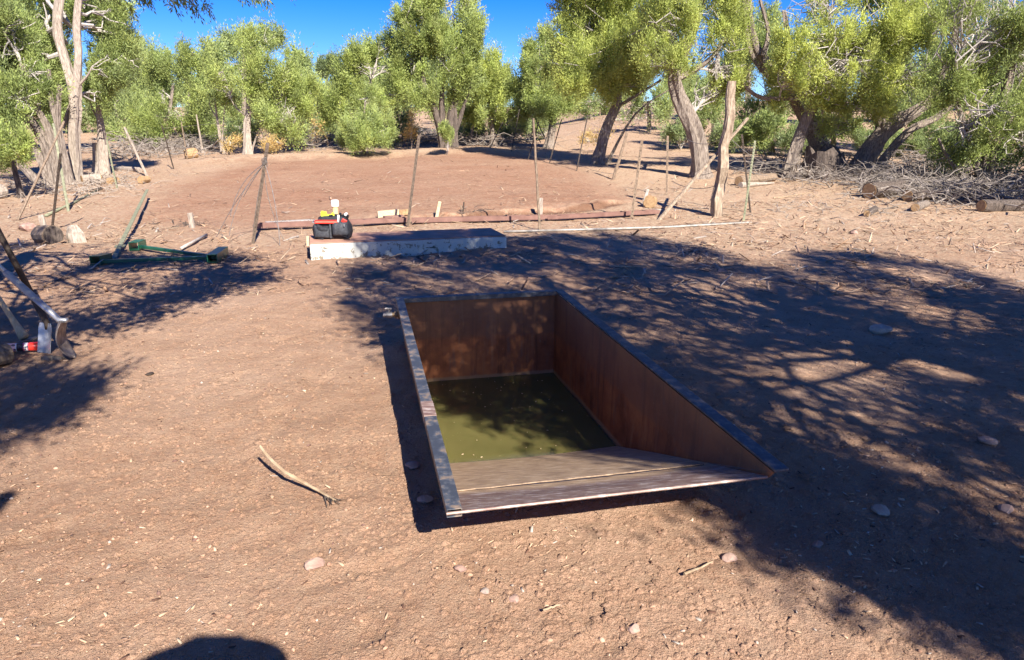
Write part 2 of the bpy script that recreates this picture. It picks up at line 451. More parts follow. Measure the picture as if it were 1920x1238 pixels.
RNG = np.random.default_rng(5)
def unit(v): return v / (np.linalg.norm(v, axis=-1, keepdims=True) + 1e-9)
def sprays(centers, sizes, axes, per, L, tints, wid=0.33, stretch=2.3, rng=None):
    """foliage sprays: quads gathered in plume-shaped tufts round each centre"""
    rng = rng or RNG
    N = len(centers)
    p = rng.normal(size=(N, per, 3)); p = unit(p) * (rng.random((N, per, 1)) ** 0.85)
    ax = axes[:, None, :]
    along = (p * ax).sum(-1, keepdims=True)
    p = p + ax * along * (stretch - 1)
    taper = np.clip(1.0 - 0.42 * np.clip(along, -1, 1), 0.4, 1.5)
    perp = p - ax * (p * ax).sum(-1, keepdims=True)
    p = p - perp + perp * taper
    pos = centers[:, None, :] + p * sizes[:, None, None]
    d = unit(ax * 0.75 + unit(p) * 0.75 + rng.normal(size=(N, per, 3)) * 0.38)
    sd = unit(np.cross(d, unit(p) + ax * .2 + rng.normal(size=(N, per, 3)) * 0.38))
    ln = L * (0.65 + 0.75 * rng.random((N, per, 1)))
    hw = sd * ln * wid * 0.5
    V = np.stack([pos - d * ln * .3, pos + d * ln * .25 + hw, pos + d * ln * .8, pos + d * ln * .25 - hw], axis=2)
    tn = tints[:, None, :] * (0.8 + 0.4 * rng.random((N, per, 1)))
    return V.reshape(-1, 4, 3), tn.reshape(-1, 3)

GREEN = np.array([0.305, 0.375, 0.115]); DEEP = np.array([0.135, 0.185, 0.075]); YEL = np.array([0.53, 0.56, 0.145]); GREYG_ = np.array([0.29, 0.345, 0.215])
def tint_for(n, mix, rng):
    """mix = (deep, green, yellow, grey) weights"""
    wt = rng.dirichlet(np.array(mix) * 2.2 + 1e-3, size=n)
    return wt[:, :1] * DEEP + wt[:, 1:2] * GREEN + wt[:, 2:3] * YEL + wt[:, 3:4] * GREYG_

def crooked(a, b, rng, k=5, amp=0.08, sag=0.0):
    a = np.array(a, float); b = np.array(b, float); L = np.linalg.norm(b - a); out_ = []
    for i in range(k):
        t = i / (k - 1); p = a + (b - a) * t
        if 0 < i < k - 1: p = p + rng.normal(size=3) * amp * L
        p = p + np.array([0, 0, sag * L * (t * t - t)])
        out_.append(p)
    return out_

TREES = {}
def tree(name, label, base, trunks, blobs, group=None, mix=(1, 2, 1, .5), leaf=0.085, per=185, tuft=0.30, dens=1.0, bark=None, seed=1,
         twigs=14, twig_mat=None, depth_k=0.9, cat='tree', shell=0.45, up=0.8, dead=0, parts=None, gap=.415):
    """trunks: [(path pts world, r0, r1)]; blobs: [(centre, (rx,ry,rz))] in world space"""
    rng = np.random.default_rng(seed)
    root = empty(name, base, label, cat, group)
    mb = MB()
    allp = []
    for i, (path, r0, r1) in enumerate(trunks):
        path = [np.array(q, float) for q in path]
        # resample smoothly (Catmull-like)
        n = len(path); pts = []
        for s in range(n - 1):
            p0, p1, p2, p3 = path[max(s - 1, 0)], path[s], path[s + 1], path[min(s + 2, n - 1)]
            for t in np.linspace(0, 1, 5)[:-1]:
                pts.append(0.5 * ((2 * p1) + (-p0 + p2) * t + (2 * p0 - 5 * p1 + 4 * p2 - p3) * t * t + (-p0 + 3 * p1 - 3 * p2 + p3) * t ** 3))
        pts.append(path[-1])
        m = len(pts)
        rr = [r0 + (r1 - r0) * (k / (m - 1)) ** 0.8 for k in range(m)]
        if pts[0][2] <= base[2] + 0.25:
            rr[0] *= 1.5
            if m > 2: rr[1] *= 1.15
            pts[0] = pts[0] - np.array([0, 0, 0.12])
        mb.tube(pts, rr, 14, 0.30, seed * 7 + i)
        allp += [(p, r) for p, r in zip(pts, rr)]
    if trunks: mb.build('trunk', bark or BARK, root, smooth=False)
    AP = np.array([p for p, r in allp]) if allp else np.array([base])
    AR = np.array([r for p, r in allp]) if allp else np.array([0.05])
    tw = MB(); C = []; S = []; A = []
    lumps = []
    for (c, r) in blobs:
        c = np.array(c, float); r = np.array(r, float); lumps.append((c, r * .92, 1))
        for j in range(4):
            q = unit(rng.normal(size=3) * [1, .7, 1]); k = rng.uniform(.30, .5); lumps.append((c + q * r * rng.uniform(.75, 1.0), r * k * np.array([.9, .9, 1.25]), 0))
    for (c, r, main) in lumps:
        area = 4 * math.pi * ((r[0] * r[1]) ** 1.6 / 3 + (r[0] * r[2]) ** 1.6 / 3 + (r[1] * r[2]) ** 1.6 / 3) ** (1 / 1.6)
        n = max(6, int(dens * 2.8 * area / (tuft * tuft * 4)))
        p = unit(rng.normal(size=(n, 3))); q = p * (rng.random((n, 1)) ** shell)
        lump = 0.86 + 0.28 * fbm(p[:, 0] * 2.3 + seed + c[0], p[:, 1] * 2.3 + p[:, 2] * 1.7 + c[2], 2)
        pos = c + q * r * lump[:, None]
        keep = fbm(pos[:, 0] * .85 / max(tuft * 3, .3) + seed, pos[:, 2] * .85 / max(tuft * 3, .3) + pos[:, 1] * .6, 3) > gap
        if keep.sum() < 4: keep[:4] = True
        pos = pos[keep]; p = p[keep]; n = len(pos)
        C.append(pos); S.append(tuft * (0.42 + 0.70 * rng.random(n))); A.append(unit(unit(p / r) * 0.55 + np.array([0, 0, up]) + rng.normal(size=(n, 3)) * .2))
        # limb from the trunk to the blob, then twigs to some tufts
        dd = np.linalg.norm((AP - c) * np.array([1, 1, 0.7]), axis=1) + np.where(AP[:, 2] > c[2] + .2, 1.5, 0)
        k = int(np.argmin(dd)); st = AP[k]
        lr = min(AR[k] * 0.6, 0.03 + 0.02 * np.linalg.norm(c - st))
        end = c + np.array([0, 0, r[2] * .3])
        if not main: continue
        limb = crooked(st, end, rng, 6, 0.05, 0.12)
        tw.tube(limb, list(np.linspace(lr, 0.012, 6)), 6, 0.1, seed)
        for j in range(twigs):
            s0 = limb[rng.integers(2, 6)]; e0 = pos[rng.integers(0, n)]
            tw.tube(crooked(s0, e0, rng, 4, 0.09, 0.1), [0.017, 0.013, 0.009, 0.005], 4)
        for j in range(dead):
            s0 = limb[rng.integers(1, 5)]; e0 = c + unit(rng.normal(size=3)) * r * 1.05
            tw.tube(crooked(s0, e0, rng, 5, 0.1, 0.15), [0.026, 0.021, 0.016, 0.012, 0.006], 4)
    if tw.v: tw.build('branches', twig_mat or GREYT, root)
    if C:
        C = np.concatenate(C); S = np.concatenate(S); A = np.concatenate(A)
        T = tint_for(len(C), mix, rng)
        T = T * (.80 + .62 * rng.random((len(T), 1)))
        V, tn = sprays(C, S, A, per, leaf * .72, T, rng=rng)
        V = V - np.array(base)[None, None, :]
        me = mesh_quads('crown', V, tn, LEAF)
        o = bpy.data.objects.new('crown', me); COL.objects.link(o); o.parent = root
    return root
def copy_tree(o, parent=None):
    c = o.copy(); COL.objects.link(c)
    if parent is not None: c.parent = parent
    for ch in list(o.children): copy_tree(ch, c)
    return c
#@@TERRAIN
SH = 0.215; SDEP = 0.92
SA = on_plane(583, 489, 0.0); SB = on_plane(950, 444, SH); SB[2] = 0
SE1 = (SB - SA) / np.linalg.norm(SB - SA); SN = np.array([-SE1[1], SE1[0], 0]); SLEN = np.linalg.norm(SB - SA)
def SP(a, b, z): q = SA + SE1 * a + SN * b; return np.array([q[0], q[1], z])
# ------------------------------------------------------------------ terrain
def px_line(pts): return np.array([G(*p)[:2] for p in pts])
BANK_NEAR = px_line([(700, 404), (850, 409), (960, 401), (1080, 393), (1195, 376)])
BANK_FAR = px_line([(340, 312), (480, 303), (600, 298), (760, 292), (965, 284)])
PADPOLY = px_line([(210, 408), (330, 340), (480, 304), (760, 293), (965, 285), (1090, 318), (1195, 372), (1090, 395), (960, 404), (850, 412), (700, 410), (470, 430), (330, 425)])
# tank frame
TP = np.array([-0.877, 5.10, 0.43]); _a = rad(12.6)
E1 = np.array([math.cos(_a), math.sin(_a), 0]); E2 = np.array([math.sin(_a), -math.cos(_a), 0])
TL, TW = 2.93, 1.30
def T(a, b, z): q = TP + E1 * a + E2 * b; return np.array([q[0], q[1], z])
def rimz(b): return 0.43 - 0.13 * b / TL

def polyline_sd(X, Y, L):
    best = np.full(X.shape, 1e9); sgn = np.ones(X.shape); par = np.zeros(X.shape); acc = 0
    for a, b in zip(L[:-1], L[1:]):
        d = b - a; ll = np.hypot(*d)
        t = np.clip(((X - a[0]) * d[0] + (Y - a[1]) * d[1]) / ll ** 2, 0, 1)
        ex = X - a[0] - t * d[0]; ey = Y - a[1] - t * d[1]
        r = np.hypot(ex, ey); m = r < best
        best = np.where(m, r, best); sgn = np.where(m, np.sign(d[0] * ey - d[1] * ex), sgn)
        par = np.where(m, acc + t * ll, par); acc += ll
    return best * sgn, par / acc
def in_poly(X, Y, P):
    ins = np.zeros(X.shape, bool); n = len(P)
    for i in range(n):
        a, b = P[i], P[(i + 1) % n]
        c = ((a[1] > Y) != (b[1] > Y)) & (X < (b[0] - a[0]) * (Y - a[1]) / (b[1] - a[1] + 1e-12) + a[0])
        ins ^= c
    return ins
def poly_dist(X, Y, P):
    d, _ = polyline_sd(X, Y, np.vstack([P, P[:1]])); return np.abs(d)
_rp = np.random.default_rng(33)
PRINTS = []
for q in range(110):
    yy = _rp.uniform(1.3, 10); PRINTS.append((_rp.uniform(-.9, .9) * yy, yy, _rp.uniform(-1.0, 1.0) + 1.57, _rp.random() < .4))
def dents(x, y):
    # shoe and hoof prints pressed into the soft dirt
    z = np.zeros(x.shape)
    for xx, yy, an, hoof in PRINTS:
        la, wa = (.07, .055) if hoof else (.145, .055)
        m = (np.abs(x - xx) < .28) & (np.abs(y - yy) < .28)
        if not m.any(): continue
        X, Y = x[m] - xx, y[m] - yy
        u = (X * math.cos(an) + Y * math.sin(an)) / la; v = (-X * math.sin(an) + Y * math.cos(an)) / wa
        r2 = u * u + v * v
        z[m] += -.013 * np.exp(-r2 ** 2) + .006 * np.exp(-((np.sqrt(r2) - 1.35) / .3) ** 2)
    return z
def surf(x, y):
    x = np.asarray(x, float); y = np.asarray(y, float)
    z = base_z(x, y)
    wob = (fbm(x * 1.7 + 3, y * 1.7, 3) - 0.45) * 0.5
    sd, par = polyline_sd(x, y, BANK_NEAR)
    sd = sd + wob * 0.9 + (fbm(x * 7, y * 7 + 2, 3) - .45) * .16
    end = sstep(0, 0.25, par) * sstep(1.0, 0.85, par)
    z = z + (0.015 + 0.085 * fbm(x * 2.2 + 9, y * 2.2, 4)) * sstep(0.0, 0.10, sd) * sstep(3.5, 0.5, sd) * end - 0.05 * sstep(-0.5, -0.05, sd) * sstep(0.12, 0.0, sd) * end
    sd2, par2 = polyline_sd(x, y, BANK_FAR)
    sd2 = sd2 + wob
    z = z + 0.14 * sstep(0, 0.35, sd2) * sstep(5, 1, sd2) * sstep(0, 0.1, par2) * sstep(1, 0.9, par2)
    sa = (x - SA[0]) * SE1[0] + (y - SA[1]) * SE1[1]; sb = (x - SA[0]) * SN[0] + (y - SA[1]) * SN[1]
    z = z + 0.075 * sstep(.7, 2.7, sa) * sstep(4.2, 3.0, sa) * sstep(-.9, -.1, sb) * sstep(1.4, .9, sb)
    d_ = np.stack([x - TP[0], y - TP[1]], -1); ua = d_ @ E1[:2]; ub = d_ @ E2[:2]
    qa = np.maximum(np.maximum(.05 - ua, ua - 1.25), np.maximum(-ub, ub - 2.1))
    z = z + (.015 + .075 * fbm(x * 2.2 + 6, y * 2.2, 3)) * np.exp(-(np.maximum(qa, 0) / .16) ** 2) * sstep(2.0, 1.7, ub)
    z = z + (fbm(x * 0.9, y * 0.9 + 31, 4) - 0.47) * 0.075 * sstep(0.6, 3, np.hypot(x + 0.2, (y - 3.6) * 0.6))
    z = z + (fbm(x * 4.1 + 8, y * 4.1, 4) - 0.47) * 0.035
    z = z + (fbm(x * 15 + 2, y * 15, 2) - 0.37) * 0.014
    if z.size > 1: z = z + dents(x, y)
    return z
def sz(x, y): return float(surf(np.array([x]), np.array([y]))[0])
def GS(px, py, dz=0.0):
    p = G(px, py); return np.array([p[0], p[1], sz(p[0], p[1]) + dz])

def make_ground():
    def axis(n, near, k, far):
        u = np.linspace(-1, 1, n); s = np.sinh(k * u) / math.sinh(k); return s * far
    xs = axis(561, 0, 7.6, 900.0) + 0.3
    ys = axis(641, 0, 7.4, 900.0) + 4.5
    # even out spacing near the camera
    xs = np.unique(np.concatenate([xs[(xs < -9) | (xs > 10)], np.arange(-9, 10, 0.05)]))
    ys = np.unique(np.concatenate([ys[(ys < 0.5) | (ys > 17)], np.arange(0.5, 9, 0.04), np.arange(9, 17, 0.06)]))
    X, Y = np.meshgrid(xs, ys); Z = surf(X, Y)
    ny, nx = X.shape
    pd = poly_dist(X, Y, PADPOLY); ins = in_poly(X, Y, PADPOLY)
    sdp = np.where(ins, pd, -pd) + (fbm(X * 1.1, Y * 1.1 + 7, 3) - 0.45) * 1.2
    padm = sstep(-1.1, 0.9, sdp) * (.72 + .5 * (fbm(X * .6 + 2, Y * .9, 3) - .3)).clip(0, 1)
    # open dirt elsewhere reddens with distance
    padm = np.maximum(padm, 0.35 * sstep(9, 13, Y) * sstep(6, 0, X))
    padm = np.maximum(padm, 0.55 * sstep(28, 40, Y) * sstep(-3, 6, X))
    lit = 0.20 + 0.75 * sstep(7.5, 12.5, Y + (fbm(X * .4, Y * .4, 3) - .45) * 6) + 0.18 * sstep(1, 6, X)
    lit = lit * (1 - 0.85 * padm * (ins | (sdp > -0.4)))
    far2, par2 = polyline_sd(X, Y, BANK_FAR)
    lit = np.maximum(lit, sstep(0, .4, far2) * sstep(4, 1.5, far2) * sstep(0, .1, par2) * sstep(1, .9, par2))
    padm = padm * (1 - sstep(0, .4, far2) * sstep(4, 1.5, far2) * sstep(0, .1, par2))
    sdn, parn = polyline_sd(X, Y, BANK_NEAR)
    damp = sstep(-0.35, -0.02, sdn) * sstep(0.16, 0.08, sdn) * sstep(0.15, .3, parn) * sstep(1, .85, parn) * 0.8
    damp = np.maximum(damp, 0.35 * sstep(-0.2, 0.05, far2) * sstep(0.3, 0.1, far2) * sstep(0, .1, par2) * sstep(1, .9, par2))
    me = bpy.data.meshes.new('ground')
    idx = np.arange(nx * ny).reshape(ny, nx)
    F = np.stack([idx[:-1, :-1], idx[:-1, 1:], idx[1:, 1:], idx[1:, :-1]], -1).reshape(-1, 4)
    V = np.stack([X, Y, Z], -1).reshape(-1, 3)
    me.vertices.add(len(V)); me.vertices.foreach_set('co', V.astype(np.float32).ravel())
    me.loops.add(F.size); me.loops.foreach_set('vertex_index', F.astype(np.int32).ravel())
    me.polygons.add(len(F)); me.polygons.foreach_set('loop_start', np.arange(0, F.size, 4, dtype=np.int32))
    me.polygons.foreach_set('loop_total', np.full(len(F), 4, dtype=np.int32))
    me.polygons.foreach_set('use_smooth', np.ones(len(F), dtype=bool))
    me.update(calc_edges=True)
    a = me.color_attributes.new('zone', 'FLOAT_COLOR', 'POINT')
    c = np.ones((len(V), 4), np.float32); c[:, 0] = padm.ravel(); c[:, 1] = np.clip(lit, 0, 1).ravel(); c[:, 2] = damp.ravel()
    a.data.foreach_set('color', c.ravel())
    # the hole the trough is sunk into
    bm = bmesh.new(); bm.from_mesh(me)
    lo = (0.054, 1.287, 0.004, 2.36)
    for co, no in ((T(lo[0], 0, 0), E1), (T(lo[1], 0, 0), E1), (T(0, lo[2], 0), E2), (T(0, lo[3], 0), E2)):
        fs = [f for f in bm.faces if -1.6 < f.calc_center_median().x < 2.0 and 2.0 < f.calc_center_median().y < 6.3]
        es = {e for f in fs for e in f.edges}; vs = {v for f in fs for v in f.verts}
        bmesh.ops.bisect_plane(bm, geom=fs + list(es) + list(vs), plane_co=co, plane_no=no, dist=1e-5)
    kill = []
    for f in bm.faces:
        q = f.calc_center_median()
        if -1.6 < q.x < 2.0 and 2.0 < q.y < 6.3:
            d = np.array(q) - TP; u = d @ E1; v = d @ E2
            if lo[0] < u < lo[1] and lo[2] < v < lo[3]: kill.append(f)
    bmesh.ops.delete(bm, geom=kill, context='FACES')
    bm.to_mesh(me); bm.free()
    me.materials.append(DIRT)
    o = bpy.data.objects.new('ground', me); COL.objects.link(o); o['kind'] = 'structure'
make_ground()

# ------------------------------------------------------------------ the sunken steel trough
def make_tank():
    root = empty('steel_trough', T(0, 0, 0), 'rusty brown steel drinking trough with a ramp, sunk into the dirt', 'trough')
    def plate(name, prof, a0, a1, mat):
        mb = MB(); n = len(prof)
        vs = [T(a0, b, z) for b, z in prof] + [T(a1, b, z) for b, z in prof]
        fs = [tuple(range(n)), tuple(range(2 * n - 1, n - 1, -1))] + [(i, i + n, (i + 1) % n + n, (i + 1) % n) for i in range(n)]
        mb.add(vs, fs); o = mb.build(name, mat, root)
        return o
    low = [(TL - .01, 0.272), (2.2, 0.0), (1.42, -.29), (1.15, -.42), (0.0, -0.45)]
    prof = [(0.0, rimz(0) - .02)] + [(TL - .01, rimz(TL) - .02)] + low
    plate('side_wall', prof, 0.050, 0.058, RUST)
    SPL = lambda b: 0.058 * b / TL
    prof2 = [(0.0, rimz(0) - .02), (TL + .03, 0.315)] + low
    mb = MB(); n = len(prof2); vs = [T(a + SPL(b) * (0.35 + .65 * (z > .2)), b, z) for a in (1.242, 1.250) for b, z in prof2]
    mb.add(vs, [tuple(range(n)), tuple(range(2 * n - 1, n - 1, -1))] + [(i, i + n, (i + 1) % n + n, (i + 1) % n) for i in range(n)]); mb.build('side_wall', RUST, root)
    mb = MB()
    mb.add([T(.058, .0, -.45), T(1.242, .0, -.45), T(1.242, .0, .41), T(.058, .0, .41), T(.058, .008, -.45), T(1.242, .008, -.45), T(1.242, .008, .41), T(.058, .008, .41)],
           [(0, 1, 2, 3), (7, 6, 5, 4), (0, 4, 5, 1), (1, 5, 6, 2), (2, 6, 7, 3), (3, 7, 4, 0)])
    mb.build('back_wall', RUST, root)
    # ramp: curved lower sheet welded to the upper plate
    mb = MB(); P = [(0.01, -.44), (1.08, -.42)] ; ramp_ = []
    for t in np.linspace(0, 1, 14):
        b = 1.15 + t * (TL - 1.15); z = -0.373 + t * .658 + 0.010 * math.sin(math.pi * t)
        ramp_.append((b, z))
    rw = []
    for b, z in P[:1] + ramp_:
        rw.append((b, z))
    n = len(rw); m = 9
    vs = []
    rg = random.Random(4)
    for b, z in rw:
        for k in range(m):
            a = 0.058 + (1.242 + .050 * max(0, (b - 1.5) / 1.43) - .058) * k / (m - 1)
            sag = 0.012 * math.sin(math.pi * k / (m - 1)) if 1.2 < b < 2.7 else 0
            vs.append(T(a, b, z - sag))
    top = len(vs)
    for q in list(vs): vs.append(q - np.array([0, 0, .008]))
    fs = []
    for i in range(n - 1):
        for k in range(m - 1):
            fs.append((i * m + k, (i + 1) * m + k, (i + 1) * m + k + 1, i * m + k + 1))
            fs.append((top + i * m + k, top + i * m + k + 1, top + (i + 1) * m + k + 1, top + (i + 1) * m + k))
    for k in range(m - 1):
        fs.append(((n - 1) * m + k, top + (n - 1) * m + k, top + (n - 1) * m + k + 1, (n - 1) * m + k + 1))
    mb.add(vs, fs); o = mb.build('ramp', RAMPM, root, smooth=False)
    # weld bead across the ramp
    mb = MB()
    pts = []
    tw = [q for q in ramp_ if q[0] > 2.48][0]
    for k in range(40):
        a = .06 + 1.18 * k / 39
        pts.append(T(a, tw[0] + rg.uniform(-.002, .002), tw[1] + .002))
    mb.tube(pts, [0.0036 * rg.uniform(.7, 1.25) for _ in pts], 6); mb.build('weld_seam', WELD, root)
    # front lip: thin bright worn edge
    mb = MB(); mb.tube([T(.0, TL + .002, rimz(TL) - .018), T(1.292, TL + .002, rimz(TL) - .018)], .006, 6); mb.build('front_lip', RAMPM, root)
    # rims of rectangular tube, open at the front end
    def rim(name, a0, a1, b0, b1, pos):
        mb = MB(); h = .034
        def ring(b, ins, dz=0): return [T(a0 + ins, b, rimz(b) - h + ins), T(a1 - ins, b, rimz(b) - h + ins), T(a1 - ins, b, rimz(b) - ins), T(a0 + ins, b, rimz(b) - ins)]
        vs = ring(b0, 0) + ring(b1, 0) + ring(b1, .004) + ring(b1 - .06, .004)
        fs = [(3, 2, 1, 0)]
        for s in (0, 4, 8):
            for k in range(4): fs.append((s + k, s + (k + 1) % 4, s + 4 + (k + 1) % 4, s + 4 + k))
        fs.append((12, 13, 14, 15))
        mb.add(vs, fs); return mb.build(name, RIM, root, bevel=.003)
    rim('side_rim', .000, .057, .062, TL + .005, 0)
    mb = MB()
    R0 = np.stack([E1, E2, [0, 0, 1]], 1)
    vs = [T(a + (.055 if b > 1 else 0), b, (.43 if b < 1 else .332) + dz) for b in (.062, TL + .04) for a in (1.243, 1.306) for dz in (-.012, 0)]
    mb.add(vs, [(0, 1, 3, 2), (4, 6, 7, 5), (0, 4, 5, 1), (2, 3, 7, 6), (0, 2, 6, 4), (1, 5, 7, 3)]); mb.build('side_rim', RIM, root, bevel=.003)
    mb = MB(); z1 = .43; R = np.stack([E1, E2, [0, 0, 1]], 1)
    mb.box(T(.651, .028, z1 - .019), (1.31, .062, .036), R); mb.build('back_rim', RIM, root, bevel=.003)
    # splice sleeves on the left rim where pieces were joined
    mb = MB()
    b = 2.05; mb.box(T(.0285, b, rimz(b) - .0165), (.061, .17, .039), R @ np.array([[1, 0, 0], [0, math.cos(.0444), math.sin(.0444)], [0, -math.sin(.0444), math.cos(.0444)]]))
    mb.build('splice_plate', RAMPM, root, bevel=.003)
    # hose valve
    v = MB(); c = T(.05, .16, .335); d = -E1
    v.tube([c, c + d * .10], .017, 12); o = v.build('valve_pipe', BRASS, root)
    v = MB(); v.tube([c + d * .035, c + d * .05], .036, 6); v.tube([c + d * .055, c + d * .07], .03, 6); v.build('brass_nut', BRASS, root)
    v = MB(); v.tube([c + d * .09, c + d * .13], .024, 10); v.tube([c + d * .13, c + d * .155], .017, 10); v.tube([c + d * .11, c + d * .11 + np.array([0, 0, .045])], .01, 8)
    v.tube([c + d * .09 + np.array([0, 0, .045]), c + d * .14 + np.array([0, 0, .048])], .009, 6); v.build('valve_tap', WIRE, root)
    # water
    mb = MB(); L = [T(.0585, .0085, -.262), T(1.2415, .0085, -.262), T(1.2415, 1.62, -.262), T(.0585, 1.62, -.262)]
    # finer sheet
    mb = MB(); k = 12; vs = [T(.0585 + 1.183 * i / k, .0085 + 1.6 * j / k, -.262) for j in range(k + 1) for i in range(k + 1)]
    vs2 = [q - np.array([0, 0, .35]) for q in vs]
    fs = [(j * (k + 1) + i, j * (k + 1) + i + 1, (j + 1) * (k + 1) + i + 1, (j + 1) * (k + 1) + i) for j in range(k) for i in range(k)]
    mb.add(vs, [tuple(reversed(f)) for f in fs])
    wo = mb.build('water', WATER, None, smooth=True, loc=T(.6, .8, -.262)); wo['kind'] = 'structure'
    mb = MB(); rg = random.Random(9)
    for i in range(44):
        a, b = rg.uniform(.1, 1.2), rg.uniform(.1, 1.42); s = rg.uniform(.002, .006)
        ang = rg.uniform(0, 6.28); R2 = rz(ang); mb.box(T(a, b, -.259), (s * 2, s * .8, .003), R2)
    tag(mb.build('floating_debris', LUMB, None, loc=T(.6, .8, -.26)), kind='stuff')
make_tank()

# ------------------------------------------------------------------ painted concrete block and the tool bag
def make_slab():
    root = empty('concrete_slab', SP(SLEN / 2, SDEP / 2, 0), 'long low concrete block with flaking white sides and red-brown top', 'slab')
    mb = MB(); nx = 24; rg = random.Random(2)
    prof = [(0, -.1), (0, SH)]
    vs = []; fs = []
    for i in range(nx + 1):
        a = SLEN * i / nx; j = lambda: rg.uniform(-.006, .006)
        vs += [SP(a, j(), -.12), SP(a, 0.004 + j(), SH + j() * .6), SP(a, SDEP + j(), SH + j() * .4), SP(a, SDEP, -.12)]
    for i in range(nx):
        for k in range(3): fs.append((i * 4 + k + 1, i * 4 + k, i * 4 + 4 + k, i * 4 + 5 + k))
    fs += [(0, 1, 2, 3), tuple(nx * 4 + q for q in (3, 2, 1, 0))]
    mb.add(vs, fs); mb.build('block', SLABW, root, bevel=.008)
    mb = MB(); mb.box(SP(SLEN / 2, SDEP / 2 + .003, SH + .009), (SLEN - .006, SDEP - .02, .012), np.stack([SE1, SN, [0, 0, 1]], 1)); mb.build('top_coat', SLABT, root, bevel=.004)
make_slab()
STOP = SH + .015
def make_bag():
    BW, BD, BH = .50, .30, .31
    L0 = on_plane(586, 449, STOP)
    ba = (L0 - SA) @ SE1 + .01; bb = (L0 - SA) @ SN
    yaw = math.atan2(SE1[1], SE1[0]) - .28
    R = rz(yaw); C0 = SP(ba, bb, STOP) + R @ np.array([BW / 2, BD / 2, 0])
    def W(x, y, z): return C0 + R @ np.array([x, y, z])
    root = empty('tool_bag', C0, 'black open-top tool bag bulging with pockets on the concrete block', 'bag')
    # soft body: superellipse rings, slumped and wrinkled
    rg = np.random.default_rng(3); mb = MB(); rings = 12; sd = 36; vs = []; fs = []
    for i in range(rings):
        t = i / (rings - 1); z = .008 + BH * t
        w_ = BW / 2 * (0.93 + 0.10 * math.sin(math.pi * min(1, t * 1.15)) - 0.20 * t ** 3); d_ = BD / 2 * (0.93 + 0.12 * math.sin(math.pi * t) - 0.22 * t ** 2)
        for k in range(sd):
            q = 2 * math.pi * k / sd; e = .42
            x = w_ * math.copysign(abs(math.cos(q)) ** e, math.cos(q)); y = d_ * math.copysign(abs(math.sin(q)) ** e, math.sin(q))
            n_ = 0.012 * math.sin(x * 40 + z * 23) * math.sin(z * 31 + q * 3) + rg.normal() * .0025
            lift = (0.035 * abs(x / (BW / 2)) ** 1.5 if False else -0.05 * abs(x / (BW / 2)) ** 2.2) * t
            vs.append(W(x * (1 + n_), y * (1 + n_ * 2), z + lift))
    for i in range(rings - 1):
        for k in range(sd): fs.append((i * sd + k, i * sd + (k + 1) % sd, (i + 1) * sd + (k + 1) % sd, (i + 1) * sd + k))
    fs.append(tuple(range(sd - 1, -1, -1)))
    c = len(vs); vs.append(W(0, 0, BH - .02)); fs += [((rings - 1) * sd + k, (rings - 1) * sd + (k + 1) % sd, c) for k in range(sd)]
    mb.add(vs, fs); mb.build('body', FABRIC, root, smooth=True)
    def pocket(x0, x1, z0, z1, th, sag, mat, name='pocket', ribs=0):
        mb = MB(); nx, nz = 10, 7; vs = []; fs = []
        for j in range(nz + 1):
            for i in range(nx + 1):
                u, v = i / nx, j / nz
                bul = th * (math.sin(math.pi * u) ** .4) * (math.sin(math.pi * min(.98, v * .85 + .08)) ** .4)
                if ribs: bul += .006 * math.sin(u * ribs * 6.28)
                vs.append(W(x0 + (x1 - x0) * u, -BD / 2 - .002 - bul, z0 + (z1 - z0) * v - sag * (v) * u))
        for j in range(nz):
            for i in range(nx): a = j * (nx + 1) + i; fs.append((a, a + 1, a + nx + 2, a + nx + 1))
        mb.add(vs, fs); o = mb.build(name, mat, root, smooth=True)
        s = o.modifiers.new('s', 'SOLIDIFY'); s.thickness = .012
    pocket(-.235, -.01, .02, .20, .055, .05, FABRIC2)
    pocket(.01, .245, .05, .23, .065, -.01, FABRIC2, ribs=7)
    pocket(-.20, -.02, .10, .225, .062, .07, FABRIC)
    mb = MB(); mb.tube([W(0, -BD / 2 - .03, .02), W(0, -BD / 2 - .035, .14), W(-.005, -BD / 2 - .01, .26)], .012, 6, flat=.4)
    mb.build('strap', FABRIC2, root)
    mb = MB(); mb.tube([W(-.24, -.02, .20), W(-.265, -.05, .16), W(-.25, -.09, .06), W(-.22, -.14, .012), W(-.10, -.19, .01)], .012, 6, flat=.5)
    mb.build('shoulder_strap', FABRIC, root); mb = MB()
    mb.tube([W(.17, -.17, .05), W(.235, -.19, .03), W(.26, -.20, .01), W(.18, -.2, .008)], .012, 6, flat=.5); mb.build('shoulder_strap', FABRIC, root)
    for q, s in ((W(-.255, -.06, .225), (.03, .03, .02)), (W(-.235, -.09, .255), (.028, .012, .02)), (W(.205, -.225, .20), (.012, .004, .03))):
        mb = MB(); mb.box(q, s, R); mb.build('buckle', ALU, root)
    for sx in (.10, .15, .2):
        mb = MB(); mb.tube([W(sx - .01, .0, .24), W(sx + .015, -.02, .345 - (sx - .1) * .3)], .018, 8); mb.build('tool_handle', BLACKPL, root)
    # things carried by the bag
    r = empty('spirit_level', W(-.03, -BD / 2 + .01, .245), 'red torpedo level laid across the front of the tool bag', 'level')
    mb = MB(); mb.box(W(-.04, -BD / 2 - .022, .242), (.33, .03, .05), R); mb.build('body', REDPL, r, bevel=.006)
    mb = MB(); mb.box(W(-.04, -BD / 2 - .0385, .242), (.31, .004, .012), R); mb.build('stripe', weathered('pale_red', (.65, .2, .14), (.7, .25, .18)), r)
    r2 = tag(MB_box(W(.195, -BD / 2 - .01, .25), (.07, .035, .05), R @ np.array(Matrix.Rotation(.5, 3, 'Y')), 'red_pouch', REDPL), 'small red pouch tucked into the right end of the tool bag', 'pouch')
